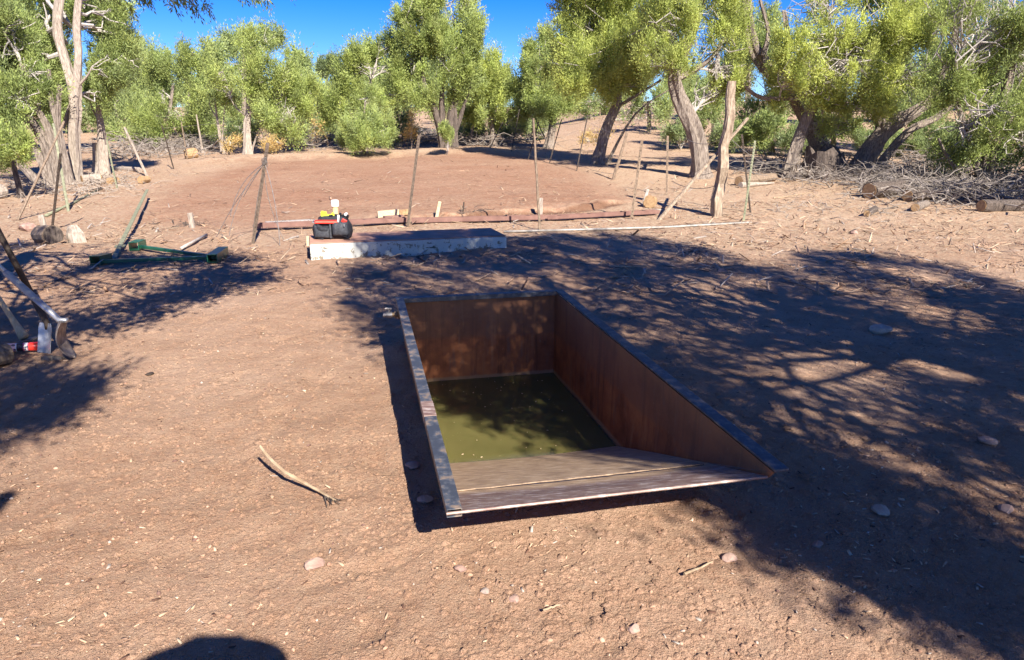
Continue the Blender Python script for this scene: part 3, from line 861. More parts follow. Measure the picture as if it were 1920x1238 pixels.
    mb = MB(); mb.tube([W(.115, -BD / 2 - .035, .235), W(.122, -BD / 2 - .02, .335)], [.015, .015], 10)
    tag(mb.build('marker_pen', WHITEPL, None, smooth=True, loc=W(.118, -.16, .28)), 'white marker pen standing in the front pocket of the black tool bag', 'pen')
    mb = MB(); mb.tube([W(.185, -.04, .32), W(.21, -.05, .345)], [.022, .016], 8)
    tag(mb.build('pipe_fitting', WHITEPL, None, loc=W(.2, -.04, .33)), 'white plastic fitting at the top right of the tool bag', 'fitting')
    # lime yellow tool on top
    y = empty('cutting_tool', W(-.07, -.05, .32), 'lime yellow hand tool resting on top of the tool bag', 'tool')
    mb = MB(); pr = [(-.105, 0), (.10, 0), (.115, .03), (.108, .095), (.085, .085), (.07, .05), (-.02, .052), (-.035, .115), (-.055, .118), (-.058, .06), (-.07, .058), (-.075, .12), (-.11, .125), (-.118, .05)]
    n = len(pr); vs = [W(-.05 + x * .72, -.09, .295 + z * .62) for x, z in pr] + [W(-.05 + x * .72, -.05, .295 + z * .62) for x, z in pr]
    mb.add(vs, [tuple(range(n)), tuple(range(2 * n - 1, n - 1, -1))] + [(i + n, (i + 1) % n + n, (i + 1) % n, i)[::-1] for i in range(n)])
    mb.build('housing', YELPL, y, bevel=.006)
    mb = MB(); mb.tube([W(-.02, -.105, .315), W(.03, -.105, .32)], .014, 8); mb.tube([W(-.14, -.08, .285), W(.03, -.09, .282)], .016, 8); mb.build('grip', BLACKPL, y)
def MB_box(c, size, R, name, mat, bevel=.006):
    mb = MB(); mb.box(c, size, R); return mb.build(name, mat, None, bevel=bevel, loc=c)
make_bag()

# stand pipe behind the bag
def make_standpipe():
    b = GS(631, 427); t = at_depth(631, 375, b[1]); h = t[2] - b[2]
    r = empty('stand_pipe', b, 'short tan stand pipe with a white cap behind the tool bag', 'pipe')
    mb = MB(); mb.tube([b - [0, 0, .15], b + [0, 0, h - .09]], .052, 16); mb.build('pipe', TANPVC, r, smooth=False)
    mb = MB(); mb.tube([b + [0, 0, h - .12], b + [0, 0, h - .115], b + [0, 0, h - .02], b + [0, 0, h]], [.058, .07, .07, .055], 16); mb.build('cap', WHITEPL, r, bevel=.004)
make_standpipe()

# ------------------------------------------------------------------ beams, boards and pipes along the old gutter
def beam(name, label, cat, p0, p1, wdt, hgt, mat, lift=0.0, bevel=.006, group=None, upv=(0, 0, 1)):
    p0, p1 = np.array(p0), np.array(p1); d = p1 - p0; L = np.linalg.norm(d); R = frame(d, upv)
    mb = MB(); n = max(1, int(L / .5)); rg = random.Random(int(L * 1000))
    c = (p0 + p1) / 2 + np.array([0, 0, lift + hgt / 2])
    mb.box(c, (wdt, hgt, L), R)
    o = mb.build(name, mat, None, bevel=bevel, loc=c); return tag(o, label, cat, group)
def channel(name, label, p0, p1, wdt, hgt, mat, lift):
    """rolled channel lying on its web: two flanges up"""
    p0, p1 = np.array(p0), np.array(p1); d = p1 - p0; L = np.linalg.norm(d); R = frame(d, (0, 0, 1)); c = (p0 + p1) / 2 + np.array([0, 0, lift])
    r = empty(name, c, label, 'beam')
    mb = MB(); mb.box(c + [0, 0, .006], (wdt, .010, L), R); mb.build('web', mat, r)
    for s in (-1, 1):
        mb = MB(); mb.box(c + R @ np.array([s * (wdt / 2 - .005), hgt / 2, 0]), (.010, hgt, L - .002), R); mb.build('flange', mat, r)
    for k in (0.12, .38, .7, .88):
        mb = MB(); q = p0 + d * k; mb.box(q + [0, 0, lift + hgt / 2] , (wdt - .022, hgt * .8, .05), R)
        mb.build('bracket', DARKP, r)
    return r
q0, q1 = GS(482, 433), GS(765, 420)
channel('steel_channel', 'rust red steel channel lying behind the tool bag, nearer the left post', q0, q1, .17, .085, REDST, .03)
q0, q1 = GS(772, 421), GS(1020, 415)
channel('steel_channel', 'rust red steel channel lying behind the far end of the concrete block', q0, q1, .17, .085, REDST, .035)
q0, q1 = GS(1024, 415), GS(1232, 402)
channel('steel_channel', 'rust red steel channel lying beyond the shaded dirt, below the near leaning post', q0, q1, .17, .075, REDST, .03)
beam('lumber_board', 'split grey plank lying left of the tool bag on the red channel', 'board', GS(500, 424), GS(585, 417), .2, .02, GREYT, .05)
r = beam('lumber_block', 'pale sawn timber block standing on edge behind the concrete block', 'block', GS(708, 409), GS(748, 406), .06, .13, LUMB, .01)
r = beam('lumber_block', 'short pale timber offcut lying against the longer sawn block', 'block', GS(748, 406), GS(765, 405), .1, .11, CUTW, .01)
beam('steel_plate', 'small dark red steel plate lying in front of the sawn timber block', 'plate', GS(720, 414), GS(757, 412), .16, .05, REDST, .03)
def stake(label, pb, pt, r, mat, name='stake', flat=None, cat='stake'):
    b = GS(*pb); t = at_depth(pt[0], pt[1], b[1] + .02)
    mb = MB(); L = np.linalg.norm(t - b); R = frame(t - b, (0, 1, 0))
    mb.box((b + t) / 2 - (t - b) * .06, (r * 2, r * (flat or 1.2), L * 1.12), R)
    return tag(mb.build(name, mat, None, bevel=.004, loc=b), label, cat)
stake('pale wooden stake leaning right behind the concrete block', (818, 410), (825, 378), .03, LUMB)
stake('rusty iron stake standing in the cut bank', (868, 404), (870, 379), .014, DARKP)
stake('thin brown stake beside the rusty iron stake', (866, 401), (864, 385), .012, TANP)
stake('weathered grey board stake at the foot of the thin tan post', (1013, 401), (1014, 371), .045, DEADW, flat=.8)
stake('white split stake propped beside the cut log by the cut bank', (1206, 382), (1215, 355), .03, WHITEP, flat=.9)
stake('short grey weathered stake in the disturbed soil near the pad', (361, 428), (356, 399), .042, DEADW, flat=1.0)
stake('leaning grey board beside the roped log at the left', (84, 432), (76, 403), .05, DEADW, flat=.6)
stake('tiny pale peg beside the left end of the concrete block', (577, 461), (577, 443), .018, LUMB)

def pipe(label, cat, pts, r, mat, name='pipe', lift=0.0, group=None, sides=8):
    P = [np.array(p) + [0, 0, lift + r] for p in pts]
    mb = MB(); mb.tube(P, r, sides); return tag(mb.build(name, mat, None, smooth=True, loc=P[0]), label, cat, group)
pipe('long pale pipe lying straight across the dirt at the right', 'pipe', [GS(945, 437), GS(1100, 433.5), GS(1250, 428), GS(1408, 420)], .019, WHITEP)
pipe('thin dark rod lying along the pale pipe', 'pipe', [GS(1150, 430), GS(1300, 424), GS(1400, 418)], .014, DARKP)
pipe('long grey pole lying on the ground beside the left tripod', 'pole', [GS(86, 407), GS(140, 381), GS(192, 354)], .03, GRNP, name='pole')

# ------------------------------------------------------------------ fence posts and wire
POSTS = {}
def wood_post(label, pb, pt, r, mat=TANP, name='fence_post', dy=0.05, cat='post', knobs=0, r1=None):
    b = GS(*pb); t = at_depth(pt[0], pt[1], b[1] + dy)
    rg = np.random.default_rng(int(pb[0] * 7 + pb[1]))
    n = 9; P = [b + (t - b) * (k / (n - 1)) + rg.normal(size=3) * r * (.28 if name == 'log_post' else .12) * (0 < k < n - 1) for k in range(n)]
    P[0] = P[0] - (t - b) * .08
    mb = MB(); mb.tube(P, [r + ((r1 or r * .85) - r) * k / (n - 1) for k in range(n)], 12, .30 if name == 'log_post' else .12, int(pb[0]))
    o = mb.build(name, mat, None, loc=b); tag(o, label, cat); POSTS[label] = (b, t); return o
def t_post(label, pb, pt, mat, dy=0.05, wdt=.038, studs=True):
    b = GS(*pb); t = at_depth(pt[0], pt[1], b[1] + dy); d = t - b; L = np.linalg.norm(d); R = frame(d, (0, -1, 0))
    mb = MB(); c = (b + t) / 2 - d * .05
    mb.box(c + R @ np.array([0, .0, 0]), (wdt, .007, L * 1.1), R); mb.box(c + R @ np.array([0, -.022, 0]), (.008, .037, L * 1.1), R)
    k = 0.1
    while k < L - .05:
        mb.box(b + d / L * k + R @ np.array([0, .008, 0]), (.018, .010, .02), R); k += .055
    r = tag(mb.build('steel_post', mat, None, loc=b), label, 'post')
    POSTS[label] = (b, t); return r
wood_post('thick pale stripped log post beside the big right junipers', (1345, 405), (1371, 152), .125, LOGP, 'log_post', r1=.07)
wood_post('slim grey pole bracing the thick log post diagonally', (1236, 412), (1402, 222), .035, LOGP, 'brace_pole', dy=.9)
t_post('tall brown steel post rising through the near right edge of the concrete block', (764, 426), (786, 254), BROWNP, wdt=.05)
t_post('steel post wrapped in a tangle of wire, left of the tool bag', (474, 456), (502, 268), BROWNP, wdt=.05)
wood_post('thin tan rail-like post standing before the pad, right of the block', (1012, 432), (1000, 222), .022, TANP)
t_post('tan steel post leaning right, foot on the red channel', (1184, 411), (1204, 263), TANP, wdt=.05)
t_post('upright tan steel post just past the cut log', (1250, 366), (1252, 255), TANP, wdt=.05)
wood_post('crooked tan post leaning right before the left of the two right trunks', (1150, 337), (1176, 247), .045, TANP)
t_post('slim green-grey steel post crossing its neighbour right of the log post', (1394, 415), (1416, 264), GRNP)
t_post('slim dark steel post crossing in front of the green-grey one', (1407, 399), (1391, 252), DARKP)
for i, (pb, pt, lab) in enumerate([
        ((919, 283), (943, 229), 'black steel post, farthest left of the row leaning over the pad corner'),
        ((959, 284), (974, 205), 'black steel post leaning right, second in the row at the pad corner'),
        ((990, 300), (1011, 226), 'black steel post just behind the thin tan post'),
        ((1030, 306), (1053, 224), 'black steel post leaning right, left of the tallest black one'),
        ((1081, 321), (1102, 216), 'tallest black steel post, next to the leaning juniper trunk')]):
    t_post(lab, pb, pt, DARKP, dy=.2)
wood_post('grey wooden fence post below the pointed juniper at the centre', (881, 272), (895, 195), .075, DEADW)
t_post('slim rusty post standing on the red slope behind the leaning trunk', (1125, 260), (1125, 204), TANP)
t_post('rusty steel post in front of the bright green seedling', (692, 280), (686, 222), TANP)
t_post('dark steel post leaning left, at the far left corner of the pad', (326, 318), (303, 235), DARKP)
wood_post('pale stripped pole leaning left beside the pad', (276, 331), (233, 239), .038, DEADW)
t_post('thin green-grey post left of the pale leaning pole', (219, 352), (200, 262), GRNP)
t_post('slim tan post beside the yellow stump at the pad corner', (352, 303), (340, 230), TANP)
t_post('dark T-shaped post standing behind the roped log', (97, 432), (113, 288), DARKP)
t_post('thin rusty post among the trunks left of centre', (503, 262), (500, 215), TANP)
for i, (pb, pt) in enumerate([((755, 272), (753, 218)), ((846, 270), (845, 216)), ((1335, 262), (1334, 214))]):
    t_post(['slim post below the middle of the forest edge', 'slim post before the many-stemmed juniper', 'far slim post between the right trunks'][i], pb, pt, DARKP)

# the leaning tripod at the left
pts = {'left': ((35, 412), (119, 232)), 'right': ((127, 395), (103, 250))}
wood_post('long tan pole leaning from lower left across the tripod', (33, 414), (120, 228), .024, TANP, 'leaning_pole', dy=1.2)
wood_post('green-grey pole leaning left, right leg of the crossed poles', (128, 396), (100, 232), .028, GRNP, 'leaning_pole', dy=.5)

def wire(label, pts, r=.0045, sag=0.05):
    out_ = []
    for a, b in zip(pts[:-1], pts[1:]):
        for t in np.linspace(0, 1, 9)[:-1]: out_.append(np.array(a) + (np.array(b) - a) * t - np.array([0, 0, sag * 4 * t * (1 - t)]))
    out_.append(np.array(pts[-1]))
    mb = MB(); mb.tube(out_, r, 4)
    return tag(mb.build('fence_wire', WIRE, None, loc=out_[0]), label, 'wire')
def on_post(lab, k): b, t = POSTS[lab]; return b + (t - b) * k
row = ['dark steel post leaning left, at the far left corner of the pad', 'thin rusty post among the trunks left of centre', 'rusty steel post in front of the bright green seedling', 'slim post below the middle of the forest edge',
       'slim post before the many-stemmed juniper', 'grey wooden fence post below the pointed juniper at the centre', 'black steel post, farthest left of the row leaning over the pad corner']
for k, nm in ((.93, 'top'), (.6, 'middle'), (.3, 'lowest')):
    wire(f'{nm} strand of the far fence behind the pad', [on_post(q, k) for q in row], .005)
row2 = ['black steel post, farthest left of the row leaning over the pad corner', 'black steel post leaning right, second in the row at the pad corner', 'black steel post just behind the thin tan post',
        'black steel post leaning right, left of the tallest black one', 'tallest black steel post, next to the leaning juniper trunk', 'crooked tan post leaning right before the left of the two right trunks']
for k, nm in ((.9, 'upper'), (.12, 'slack lower')):
    wire(f'{nm} strand along the black posts at the pad corner', [on_post(q, k) for q in row2], .005, .06)
lp = 'thick pale stripped log post beside the big right junipers'
for k, t_ in ((.60, (1290, 262)), (.36, (1265, 320)), (.24, (1260, 340))):
    b = on_post(lp, k); e = at_depth(t_[0], t_[1], b[1] + 1.5)
    wire({.60: 'highest', .36: 'middle', .24: 'lowest'}[k] + ' broken wire hanging left from the log post', [b, e], .006, .12)
b = on_post(lp, .62); wire('wire running down right from the log post to the crossed posts', [b, at_depth(1440, 310, b[1] + .8)], .006, .06)
b = on_post(lp, .4); wire('short wire from the log post down to the fallen tan log', [b, at_depth(1440, 330, b[1] + 1.2)], .006, .03)
# tangle hanging from the left post
tp = 'steel post wrapped in a tangle of wire, left of the tool bag'
kn = on_post(tp, .80)
mb = MB(); rg = np.random.default_rng(12)
for i in range(7):
    e = kn + np.array([-rg.uniform(.3, 1.0) if i < 5 else rg.uniform(.1, .25), rg.uniform(-.3, .3), -rg.uniform(.35, 1.25)])
    mid = (kn + e) / 2 + np.array([-.15 * rg.random(), 0, .12]) + rg.normal(size=3) * .05
    P = [kn * (1 - t) ** 2 + 2 * mid * t * (1 - t) + e * t * t for t in np.linspace(0, 1, 9)]
    mb.tube(P, .005, 4)
for i in range(5):
    mb.tube([kn + np.array([.04 * math.cos(a), .04 * math.sin(a), i * .02 - .05 + .01 * a]) for a in np.linspace(0, 6.3, 12)], .005, 4)
tag(mb.build('wire_tangle', WIRE, None, loc=kn), 'loose tangle of rusty wire hanging from the left post', 'wire')

# ------------------------------------------------------------------ green steel pieces on the ground at the left
def make_green():
    a = GS(190, 499); b = GS(408, 490); c = GS(262, 468)
    r = empty('green_frame', b, 'dark green V-shaped steel frame lying in the shade at the left', 'frame')
    zz = np.array([0, 0, .05])
    def bar(name, p, q, w_, h_, extra=0):
        d = q - p; R = frame(d, (0, 0, 1)); mb = MB(); mb.box((p + q) / 2 + zz, (w_, h_, np.linalg.norm(d) + extra), R); return mb.build(name, GREENST, r, bevel=.006)
    bar('bar', a, b, .055, .045); bar('bar', c, b, .05, .045)
    def sock(p, q, s, h_):
        d = q - p; L = np.linalg.norm(d); R = frame(d, (0, 0, 1)); mb = MB(); t = .008
        cc = (p + q) / 2 + zz + [0, 0, .02]
        for sx in (-1, 1): mb.box(cc + R @ np.array([sx * (s / 2), 0, 0]), (t, h_, L), R)
        for sy in (-1, 1): mb.box(cc + R @ np.array([0, sy * (h_ / 2), 0]), (s + t, t, L), R)
        return mb.build('socket', GREENST, r)
    sock(GS(180, 500), GS(202, 493), .13, .11); sock(GS(252, 470), GS(266, 464), .13, .11); sock(GS(399, 496), GS(420, 479), .12, .10)
make_green()
mb = MB(); b = GS(210, 497); t = at_depth(280, 371, b[1] + 1.1)
b2 = GS(214, 492); t2 = GS(279, 376)
P0, P1 = b2 + [0, 0, .05], t2 + [0, 0, .25]
d = P1 - P0; L = np.linalg.norm(d); R = frame(d, (0, 0, 1))
rr = empty('fallen_steel_post', P0, 'faded green steel post lying on the dirt beside the green frame', 'post')
mb = MB(); mb.box((P0 + P1) / 2, (.06, .01, L), R); mb.box((P0 + P1) / 2 + [0, 0, -.025], (.01, .04, L), R); mb.build('shaft', GRNP, rr)
mb = MB(); mb.box(P0 + d * .12 + [0, 0, -.01], (.14, .008, .16), R); mb.build('anchor_plate', GRNP, rr)
pipe('short grey stick leaning into the shade edge by the green frame', 'stick', [GS(340, 470), GS(362, 459), GS(388, 447)], .022, GREYT, 'stick', .03)

# ------------------------------------------------------------------ logs and stumps
def log(label, p0, p1, r, mat=BARK, cut=True, name='log', lift=0, cat='log', ridge=.1, taper=.9, cutm=None):
    p0 = np.array(p0) + [0, 0, r * .9 + lift]; p1 = np.array(p1) + [0, 0, r * .9 * taper + lift]; d = p1 - p0
    root = empty(name, (p0 + p1) / 2, label, cat)
    mb = MB(); mb.tube([p0 + d * t for t in np.linspace(0, 1, 6)], list(np.linspace(r, r * taper, 6)), 14, ridge, int(abs(p0[0]) * 100)); mb.build('bark', mat, root)
    if cut:
        u = d / np.linalg.norm(d)
        for p, s, rr in ((p0, -1, r), (p1, 1, r * taper)):
            mb = MB(); mb.tube([p + u * s * .002, p + u * s * .01], rr * .9, 14); mb.build('cut_end', cutm or CUTW, root)
    return root
a = GS(103, 459); b = GS(140, 441); log('short tan roped log with a dark sawn end at the left', a, a + (b - a) * np.array([1.3, .35, 1]), .15, TANP, True, cutm=BARKD)
a = GS(146, 454); mb = MB(); mb.tube([a - [0, 0, .05], a + [-.02, 0, .12], a + [-.05, .02, .26]], [.13, .11, .06], 9, .35, 3); tag(mb.build('stump', DEADW, None, loc=a), 'small pale split stump right of the roped log', 'stump')
a = GS(55, 432); mb = MB(); rock_mesh(mb, a + [0, 0, .05], .17, 4); tag(mb.build('rock', ROCK, None, loc=a), 'brown rock left of the roped log', 'rock')
a = GS(1217, 390); log('yellow round-cut log end behind the leaning tan post', a, a + np.array([.12, .35, .0]), .14, CUTW, True)
a = GS(1385, 348); b = GS(1450, 340); log('fat tan fallen log below the crossed posts', a, b, .14, TANP, True)
a = GS(1388, 352); b = GS(1450, 346); log('pale bark slab lying in front of the fat tan log', a, b, .08, DEADW, False, taper=.4)
a = GS(1628, 372); b = GS(1662, 360); log('dark log with a yellow-sawn face at the near end of the brush pile', a, a + (b - a) * np.array([1, .5, 1]), .2, BARKD, True)
a = GS(1700, 378); b = GS(1750, 372); log('grey log half buried in the brush pile edge', a, b, .14, BARKD, True)
a = GS(1625, 408); b = GS(1640, 398); log('small dark log end lying out in front of the brush pile', a, b, .07, BARKD, True)
a = GS(1715, 398); b = GS(1735, 390); log('short pale log lying below the brush pile middle', a, b, .09, BARK, True)
a = GS(1838, 398); b = GS(1920, 394); log('long dark log along the foot of the brush pile', a, b, .13, BARKD, True)
a = GS(348, 302); b = GS(378, 300); log('yellow rotten stump at the far left corner of the pad', a, a + (b - a) * np.array([1, .4, 1]), .2, CUTW, True, cat='stump')
a = GS(155, 345); b = GS(200, 340); log('pale log lying between the left trunk and the snag', a, a + (b - a) * np.array([1, .5, 1]), .13, DEADW, True)
a = GS(180, 318); b = GS(262, 322); log('long pale fallen log behind the left snag', a, b, .08, DEADW, False)
a = GS(-10, 372); b = GS(28, 366); log('pale log at the left edge below the small bush', a, a + (b - a) * np.array([1, .4, 1]), .16, DEADW, True)
a = GS(1150, 228); b = GS(1235, 224); log('bleached log lying on the red slope between the right trunks', a, b, .11, DEADW, False)
for (pp, lab) in (((172, 341), 'round pale log slice left of the thin post'), ((206, 346), 'round orange log slice beside the thin post'), ((264, 344), 'round pale log slice by the leaning pole')):
    a = GS(*pp); log(lab, a, a + np.array([.05, .3, 0]), .1, CUTW, True, 'log_slice', taper=1)

# ------------------------------------------------------------------ tools leaning at the left edge, spray can
def make_tools():
    tip = GS(143, 674)
    y0 = tip[1]
    bend = at_depth(112, 601, y0 + .02); far = np.array([-4.62, 5.28, 1.36])
    r = empty('shovel', tip, 'silver-handled shovel standing on its blade tip at the left edge', 'shovel')
    d = far - bend
    mb = MB(); mb.tube([bend + d * .30, far], .019, 10); mb.build('handle', ALU, r, smooth=True)
    mb = MB(); mb.tube([bend + d * .13, bend + d * .15, bend + d * .31, bend + d * .32], [.021, .026, .025, .02], 12); mb.build('grip_sleeve', GREYG, r, smooth=True)
    mb = MB(); mb.tube([at_depth(126, 601, y0), bend, bend + d * .05, bend + d * .14], [.018, .022, .024, .024], 10); mb.build('socket', ALU, r, smooth=True)
    # dished blade seen almost edge on
    top = at_depth(122, 600, y0); dn = tip - top; Lb = np.linalg.norm(dn); dn /= Lb
    side = unit(np.array([.30, -.95, .08])); side = unit(side - dn * (side @ dn)); nrm = np.cross(dn, side)
    mb = MB(); vs = []; nu, nv = 8, 12
    for j in range(nv + 1):
        v = j / nv; wv = .115 * (1 if v < .55 else math.sqrt(max(0.0, 1 - ((v - .55) / .45) ** 2)) * .97 + .03)
        if v < .08: wv *= .75 + v * 3
        for i in range(nu + 1):
            u = i / nu * 2 - 1
            vs.append(top + dn * (Lb * v) + side * (u * wv) + nrm * (.035 * (1 - u * u) * (1 - v * .4) + .055 * math.sin(math.pi * v) ))
    mb.add(vs, [(j * (nu + 1) + i, j * (nu + 1) + i + 1, (j + 1) * (nu + 1) + i + 1, (j + 1) * (nu + 1) + i) for j in range(nv) for i in range(nu)])
    o = mb.build('blade', weathered('shovel_steel', (.16, .12, .10), (.34, .28, .24), 14, (1, 1, 1), .5, .2, .003, .5), r, smooth=True); s = o.modifiers.new('s', 'SOLIDIFY'); s.thickness = .004
    # spade
    b = GS(86, 664); y1 = b[1]; t = at_depth(88, 606, y1 + .05); far2 = at_depth(-100, 251, 5.38)
    r = empty('spade', b, 'dark-handled flat spade standing left of the silver shovel', 'spade')
    dn = b - t; Lb = np.linalg.norm(dn); dn /= Lb; side = unit(np.array([.93, -.36, 0])); side = unit(side - dn * (side @ dn)); nrm = np.cross(dn, side)
    R = np.stack([side, nrm, dn], 1)
    mb = MB(); vs = []
    for v in np.linspace(0, 1, 7):
        for u in np.linspace(-1, 1, 7): vs.append(t + dn * Lb * v + side * u * .07 * (1 if v > .05 else .85) + nrm * .012 * u * u)
    mb.add(vs, [(j * 7 + i, j * 7 + i + 1, (j + 1) * 7 + i + 1, (j + 1) * 7 + i) for j in range(6) for i in range(6)])
    o = mb.build('blade', ALU, r); s = o.modifiers.new('s', 'SOLIDIFY'); s.thickness = .004
    mb = MB(); mb.tube([t + dn * .05, t, t + (far2 - t) * .08, t + (far2 - t) * .13], [.012, .02, .026, .026], 10); mb.build('socket', DARKP, r, smooth=True)
    mb = MB(); mb.tube([t + (far2 - t) * .10, far2], .022, 10); mb.build('handle', DARKP, r, smooth=True)
    # mattock
    b = GS(52, 650); y2 = b[1]; e = at_depth(46, 634, y2); far3 = at_depth(-80, 440, y2 + .30)
    r = empty('mattock', b, 'wooden-handled mattock standing on its head at the left edge', 'mattock')
    d = far3 - e
    mb = MB(); P = [e + d * t for t in (0, .06, .12, .2, .5, 1)]; mb.tube(P, [.040, .034, .027, .022, .019, .02], 12, flat=.7); mb.build('handle', WOODH, r, smooth=True)
    mb = MB(); h0 = at_depth(32, 642, y2 - .06); h1 = at_depth(80, 628, y2 + .1)
    mb.tube([h0, (h0 + h1) / 2 + [0, 0, -.012], h1], [.014, .045, .012], 8, flat=.35); mb.build('head', weathered('forged_head', (.10, .085, .075), (.2, .17, .15), 14, (1, 1, 1), .5, .2, .003, .5), r, smooth=True)
    # spray can
    p0 = GS(14, 664) + [0, 0, .045]; p1 = GS(76, 660) + [0, 0, .045]; d = p1 - p0
    d = d / np.linalg.norm(d) * .245; p0 = p1 - d
    r = empty('spray_can', (p0 + p1) / 2, 'spray paint can with a bright red cap lying by the mattock head', 'can')
    m, n, o = newmat('can_label')
    v = mapped(n, (1, 1, 1), 'Object')
    vm = n.nodes.new('ShaderNodeVectorMath'); vm.operation = 'DOT_PRODUCT'; vm.inputs[1].default_value = tuple(d / np.linalg.norm(d) ** 2); n.links.new(v, vm.inputs[0])
    ad = n.nodes.new('ShaderNodeMath'); ad.operation = 'ADD'; ad.inputs[1].default_value = .5; n.links.new(vm.outputs['Value'], ad.inputs[0])
    rp = ramp(n, ad.outputs[0], [(0, (.62, .64, .68)), (.20, (.62, .64, .68)), (.22, (.70, .42, .46)), (.36, (.70, .42, .46)), (.38, (.6, .62, .66)), (.42, (.02, .02, .03)), (.56, (.02, .02, .03)), (.58, (.6, .1, .2)), (.62, (.75, .7, .7)), (.7, (.6, .12, .25))])
    rp.color_ramp.interpolation = 'CONSTANT'
    blot = ramp(n, noise(n, v, 55, 2, .5), [(.56, (0, 0, 0)), (.58, (1, 1, 1))]).outputs[0]
    finish(n, o, mixc(n, blot, rp.outputs[0], (.06, .06, .09)), .3, None, 0, .5)
    mb = MB(); mb.tube([p0 + d * q for q in (0, .02, .05, .68, .71, .73)], [.026, .032, .033, .033, .03, .026], 20); mb.build('body', m, r, smooth=True)
    mb = MB(); mb.tube([p0 + d * q for q in (.735, .75, .95, .985, 1.0)], [.031, .034, .034, .029, .012], 20); mb.build('cap', REDPL, r, smooth=True)
    a = GS(-8, 690); log('sawn tan log chunk cut by the left edge of the frame', a + [-.08, 0, 0], a + np.array([.0, .14, 0]), .085, TANP, True)
    mb = MB(); q = GS(80, 678); mb.tube(crooked(q + [0, 0, .01], GS(122, 676) + [0, 0, .012], np.random.default_rng(3), 4, .04), [.016, .022, .018, .008], 8, .2, 4)
    tag(mb.build('bark_chip', BARK, None, loc=q), 'curved brown bark piece lying below the spade', 'bark')
make_tools()

# bent stick in front
def make_stick():
    ctrl = [(488, 838, .145), (497, 851, .125), (512, 868, .10), (535, 888, .075), (566, 905, .045), (596, 921, .022), (628, 940, .012)]
    P = [on_plane(x, y, z + .0) for x, y, z in ctrl]
    z0 = sz(P[-1][0], P[-1][1])
    P = [p + [0, 0, z0] for p in P]
    n = len(P); pts = []
    for s in range(n - 1):
        for t in np.linspace(0, 1, 5)[:-1]: pts.append(P[s] + (P[s + 1] - P[s]) * t)
    pts.append(P[-1])
    r = empty('bent_stick', P[-1], 'bent bare stick with a frayed brown end on the open dirt', 'stick')
    m = len(pts); mb = MB(); mb.tube(pts, [.0045 + .0045 * math.sin(math.pi * min(1, .15 + .75 * k / m)) for k in range(m)], 8, .18, 2); mb.build('shaft', STICKW, r)
    mb = MB(); rg = np.random.default_rng(2); d = unit(P[-1] - P[-2])
    for i in range(9): mb.tube([P[-1] - d * rg.uniform(0, .08), P[-1] + d * rg.uniform(.0, .03) + rg.normal(size=3) * [.022, .022, .008] + [0, 0, .006]], [.004, .0015], 4)
    mb.build('frayed_end', BARKD, r)
make_stick()

# ------------------------------------------------------------------ single stones and loose ground cover
for i, (px, py, rr, mt, lab) in enumerate([
        (590, 1066, .042, ROCK, 'brown stone in the sunny dirt above the hat shadow'), (863, 1071, .026, ROCK, 'small reddish stone below the front lip of the trough'),
        (909, 1113, .02, ROCKP, 'grey chip of stone at the bottom centre'), (1188, 1192, .03, ROCK, 'pinkish stone at the bottom edge right of centre'),
        (1366, 1056, .032, ROCK, 'dark angular stone in the sun near the shade edge'), (1650, 965, .045, ROCKP, 'flat pale stone catching sun in the right-hand shade'),
        (1850, 834, .05, ROCK, 'pinkish flat stone in the shade at the right'), (1652, 620, .09, ROCKP, 'rounded pale stone in the middle of the big shade'),
        (1532, 1022, .03, ROCK, 'small tan stone at the edge of the right shade'), (797, 943, .035, ROCK, 'grey pebble in the shade beside the trough front corner'),
        (774, 875, .035, ROCK, 'reddish pebble in the trough shadow'), (281, 703, .03, DARKP, 'small dark metal scrap on the sunny dirt at the left'),
        (1885, 962, .04, ROCK, 'brown stone near the right edge in shade'), (1352, 510, .07, ROCK, 'dark red stone in the upper part of the shade'),
        (963, 1130, .025, ROCK, 'flat reddish stone near the bottom centre'), (1602, 438, .08, ROCK, 'dark red stone on the sunny litter at the right'),
        (300, 580, .05, ROCK, 'tan stone by the left shadow edge')]):
    p = GS(px, py); mb = MB(); rock_mesh(mb, p + [0, 0, rr * .25], rr, i * 3 + 1, .55 if mt is not DARKP else .4); tag(mb.build('stone', mt, None, loc=p), lab, 'stone')
for i, (a, b, lab) in enumerate([((1760, 443), (1830, 437), 'bleached forked stick on the sunny litter at the right'), ((1450, 372), (1600, 368), 'long bleached stick before the dark stump'),
        ((165, 430), (208, 413), 'knobbly brown stick right of the roped log'), ((1282, 1090), (1335, 1065), 'thin pale twig at the lower right of the trough'), ((1018, 1158), (1050, 1152), 'short flat wood chip at the bottom centre'),
        ((560, 445), (500, 462), 'thin twig lying left of the concrete block'), ((1600, 372), (1650, 392), 'broken grey branch before the brush pile'), ((940, 412), (985, 425), 'brown stick leaning down the cut bank')]):
    A_, B_ = GS(*a), GS(*b); L = np.linalg.norm(B_ - A_); mb = MB(); rg = np.random.default_rng(i + 40)
    mb.tube([p + [0, 0, .02] for p in crooked(A_, B_, rg, 6, .05)], list(np.linspace(.009 * L ** .5 + .002, .003, 6)), 6, .15, i)
    if L > .5: mb.tube([(A_ + B_) / 2 + [0, 0, .02], (A_ + B_) / 2 + [.15, .12, .06]], [.008, .003], 5)
    tag(mb.build('stick', STICKW if i in (0, 1, 3, 4) else GREYT, None, loc=A_), lab, 'stick')

